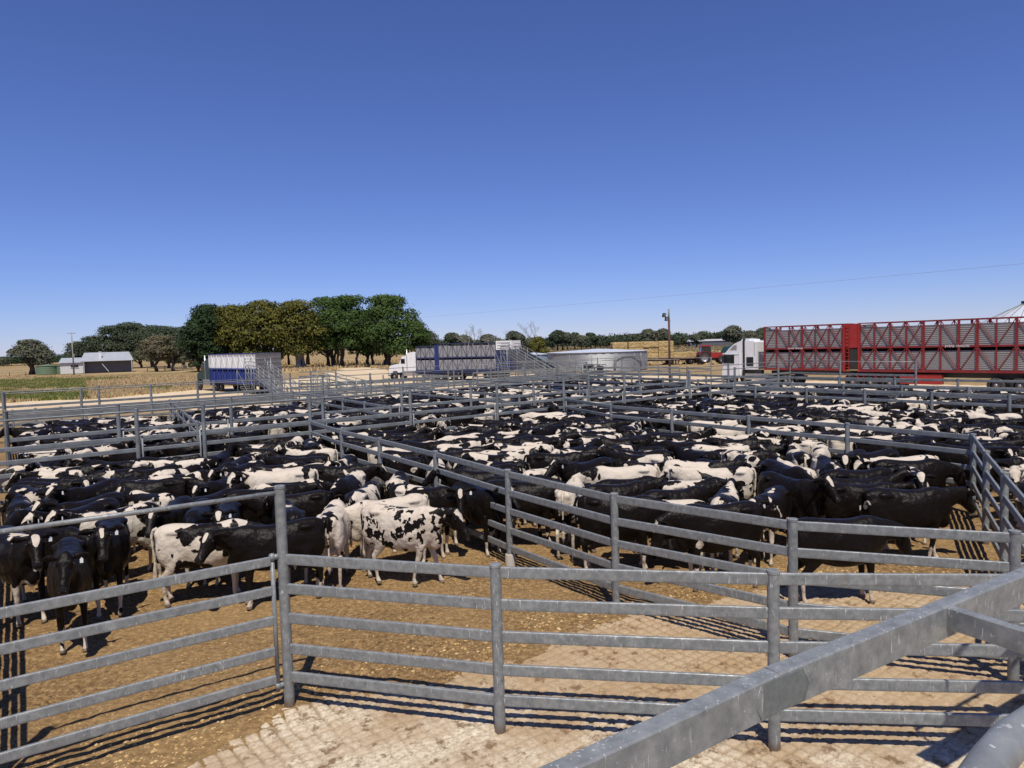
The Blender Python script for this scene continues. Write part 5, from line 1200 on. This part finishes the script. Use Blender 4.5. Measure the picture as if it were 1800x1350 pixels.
for pen in PENS:
    cs = [c for c in singles if c[8] == pen and c[7] is None]
    cs.sort(key=lambda c: project(c[0], c[1], 0)[1], reverse=True)
    nrow = max(1, round(len(cs)/8)); rows = [cs[i*len(cs)//nrow:(i+1)*len(cs)//nrow] for i in range(nrow)]
    for ri, rw in enumerate(rows):
        rw.sort(key=lambda c: project(c[0], c[1], 0)[0])
        for ci, c in enumerate(rw):
            c[7] = '%s cow %s, %s from left, %s row, %s' % (coatword(c[5]), facing(c[2], c[0], c[1]), ORD[ci], ORD[ri], pen)
import json
tag_me = MB().box((0, 0, -.04), (.006, .045, .06)).box((0, 0, .0), (.008, .018, .03)).mesh('ear_tag', MAT['tag'])
for i, c in enumerate(singles):
    x, y, h, key, sd, lv, sc, lb, pen = c; me, (tp_, td_, hd__, hu__), _ = pose(key)
    o = mk('cow', me, None, (x, y, float(dirt_z(np.array(x), np.array(y)) if y < 17 else 0)-.005), h, lb, 'cow', 'black and white cows penned in the yards')
    if y < 12.6: 
        zc = max([float(conc_z(np.array(px), np.array(py))) if conc_s(np.array(px), np.array(py)) > .1 else float(dirt_z(np.array(px), np.array(py))) for px, py in occ.pts(x, y, h)]); o.location.z = zc - .008
    o.scale = (sc*R5.uniform(.91, .98), sc*R5.uniform(.86, .97), sc*R5.uniform(.96, 1.03)); o['coat_seed'] = float(sd); o['coat_level'] = float(lv); o['coat_fine'] = 1.0 if (lb and 'small black spots' in lb) else (.55 if i % 9 == 4 else 0.0)
    if i < 110 and i % 4 != 3:
        mk('ear_tag', tag_me, o, tp_ + Vector((0, 0, -.02)), math.atan2(hd__.y, hd__.x))
# the farthest animals, too many and too small to tell apart, as one mass
low = {}
for k in ('straight', 'low', 'left2', 'right2', 'up'):
    ya, pi_ = dict(straight=(0, .05), low=(0, .75), left2=(.45, .25), right2=(-.45, -.1), up=(0, -.3))[k]
    low[k] = cow_mesh('low', ya, pi_, 0, .05)[0]
if herd:
    Vs, Fs, As = [], [], {n: [] for n in ('bias', 'muzzle', 'rest', 'herd_seed', 'herd_level')}; base = 0; LO = {}
    for k, me in low.items():
        n = len(me.vertices); co = np.empty(n*3); me.vertices.foreach_get('co', co); r_ = np.empty(n*3); me.attributes['rest'].data.foreach_get('vector', r_)
        b_ = np.empty(n); me.attributes['bias'].data.foreach_get('value', b_); m_ = np.empty(n); me.attributes['muzzle'].data.foreach_get('value', m_)
        LO[k] = (co.reshape(-1, 3), r_.reshape(-1, 3), b_, m_, [tuple(p.vertices) for p in me.polygons], [p.material_index for p in me.polygons])
    MI = []
    for (x, y, h, key, sd, lv, sc, lb, pen) in herd:
        co, r_, b_, m_, f_, mi_ = LO[key if key in LO else 'straight']; c_, s_ = math.cos(h), math.sin(h)
        Vs.append(np.stack([(co[:,0]*c_-co[:,1]*s_)*sc+x, (co[:,0]*s_+co[:,1]*c_)*sc+y, co[:,2]*sc], 1)); Fs += [tuple(i+base for i in f) for f in f_]; MI += mi_; base += len(co)
        As['bias'].append(b_); As['muzzle'].append(m_); As['rest'].append(r_); As['herd_seed'].append(np.full(len(co), sd)); As['herd_level'].append(np.full(len(co), lv))
    me = bpy.data.meshes.new('distant_herd'); me.from_pydata(np.concatenate(Vs).tolist(), [], Fs); me.materials.append(MAT['coat']); me.materials.append(MAT['eye'])
    me.polygons.foreach_set('material_index', MI); me.polygons.foreach_set('use_smooth', [True]*len(Fs)); me.update()
    for n in ('bias', 'muzzle', 'herd_seed', 'herd_level'): me.attributes.new(n, 'FLOAT', 'POINT').data.foreach_set('value', np.concatenate(As[n]).astype(np.float32))
    me.attributes.new('rest', 'FLOAT_VECTOR', 'POINT').data.foreach_set('vector', np.concatenate(As['rest']).astype(np.float32).ravel())
    mk('distant_herd', me, kind='stuff', label='mass of small black and white cows packed in the farthest pens')
for k in low.values(): bpy.data.meshes.remove(k)
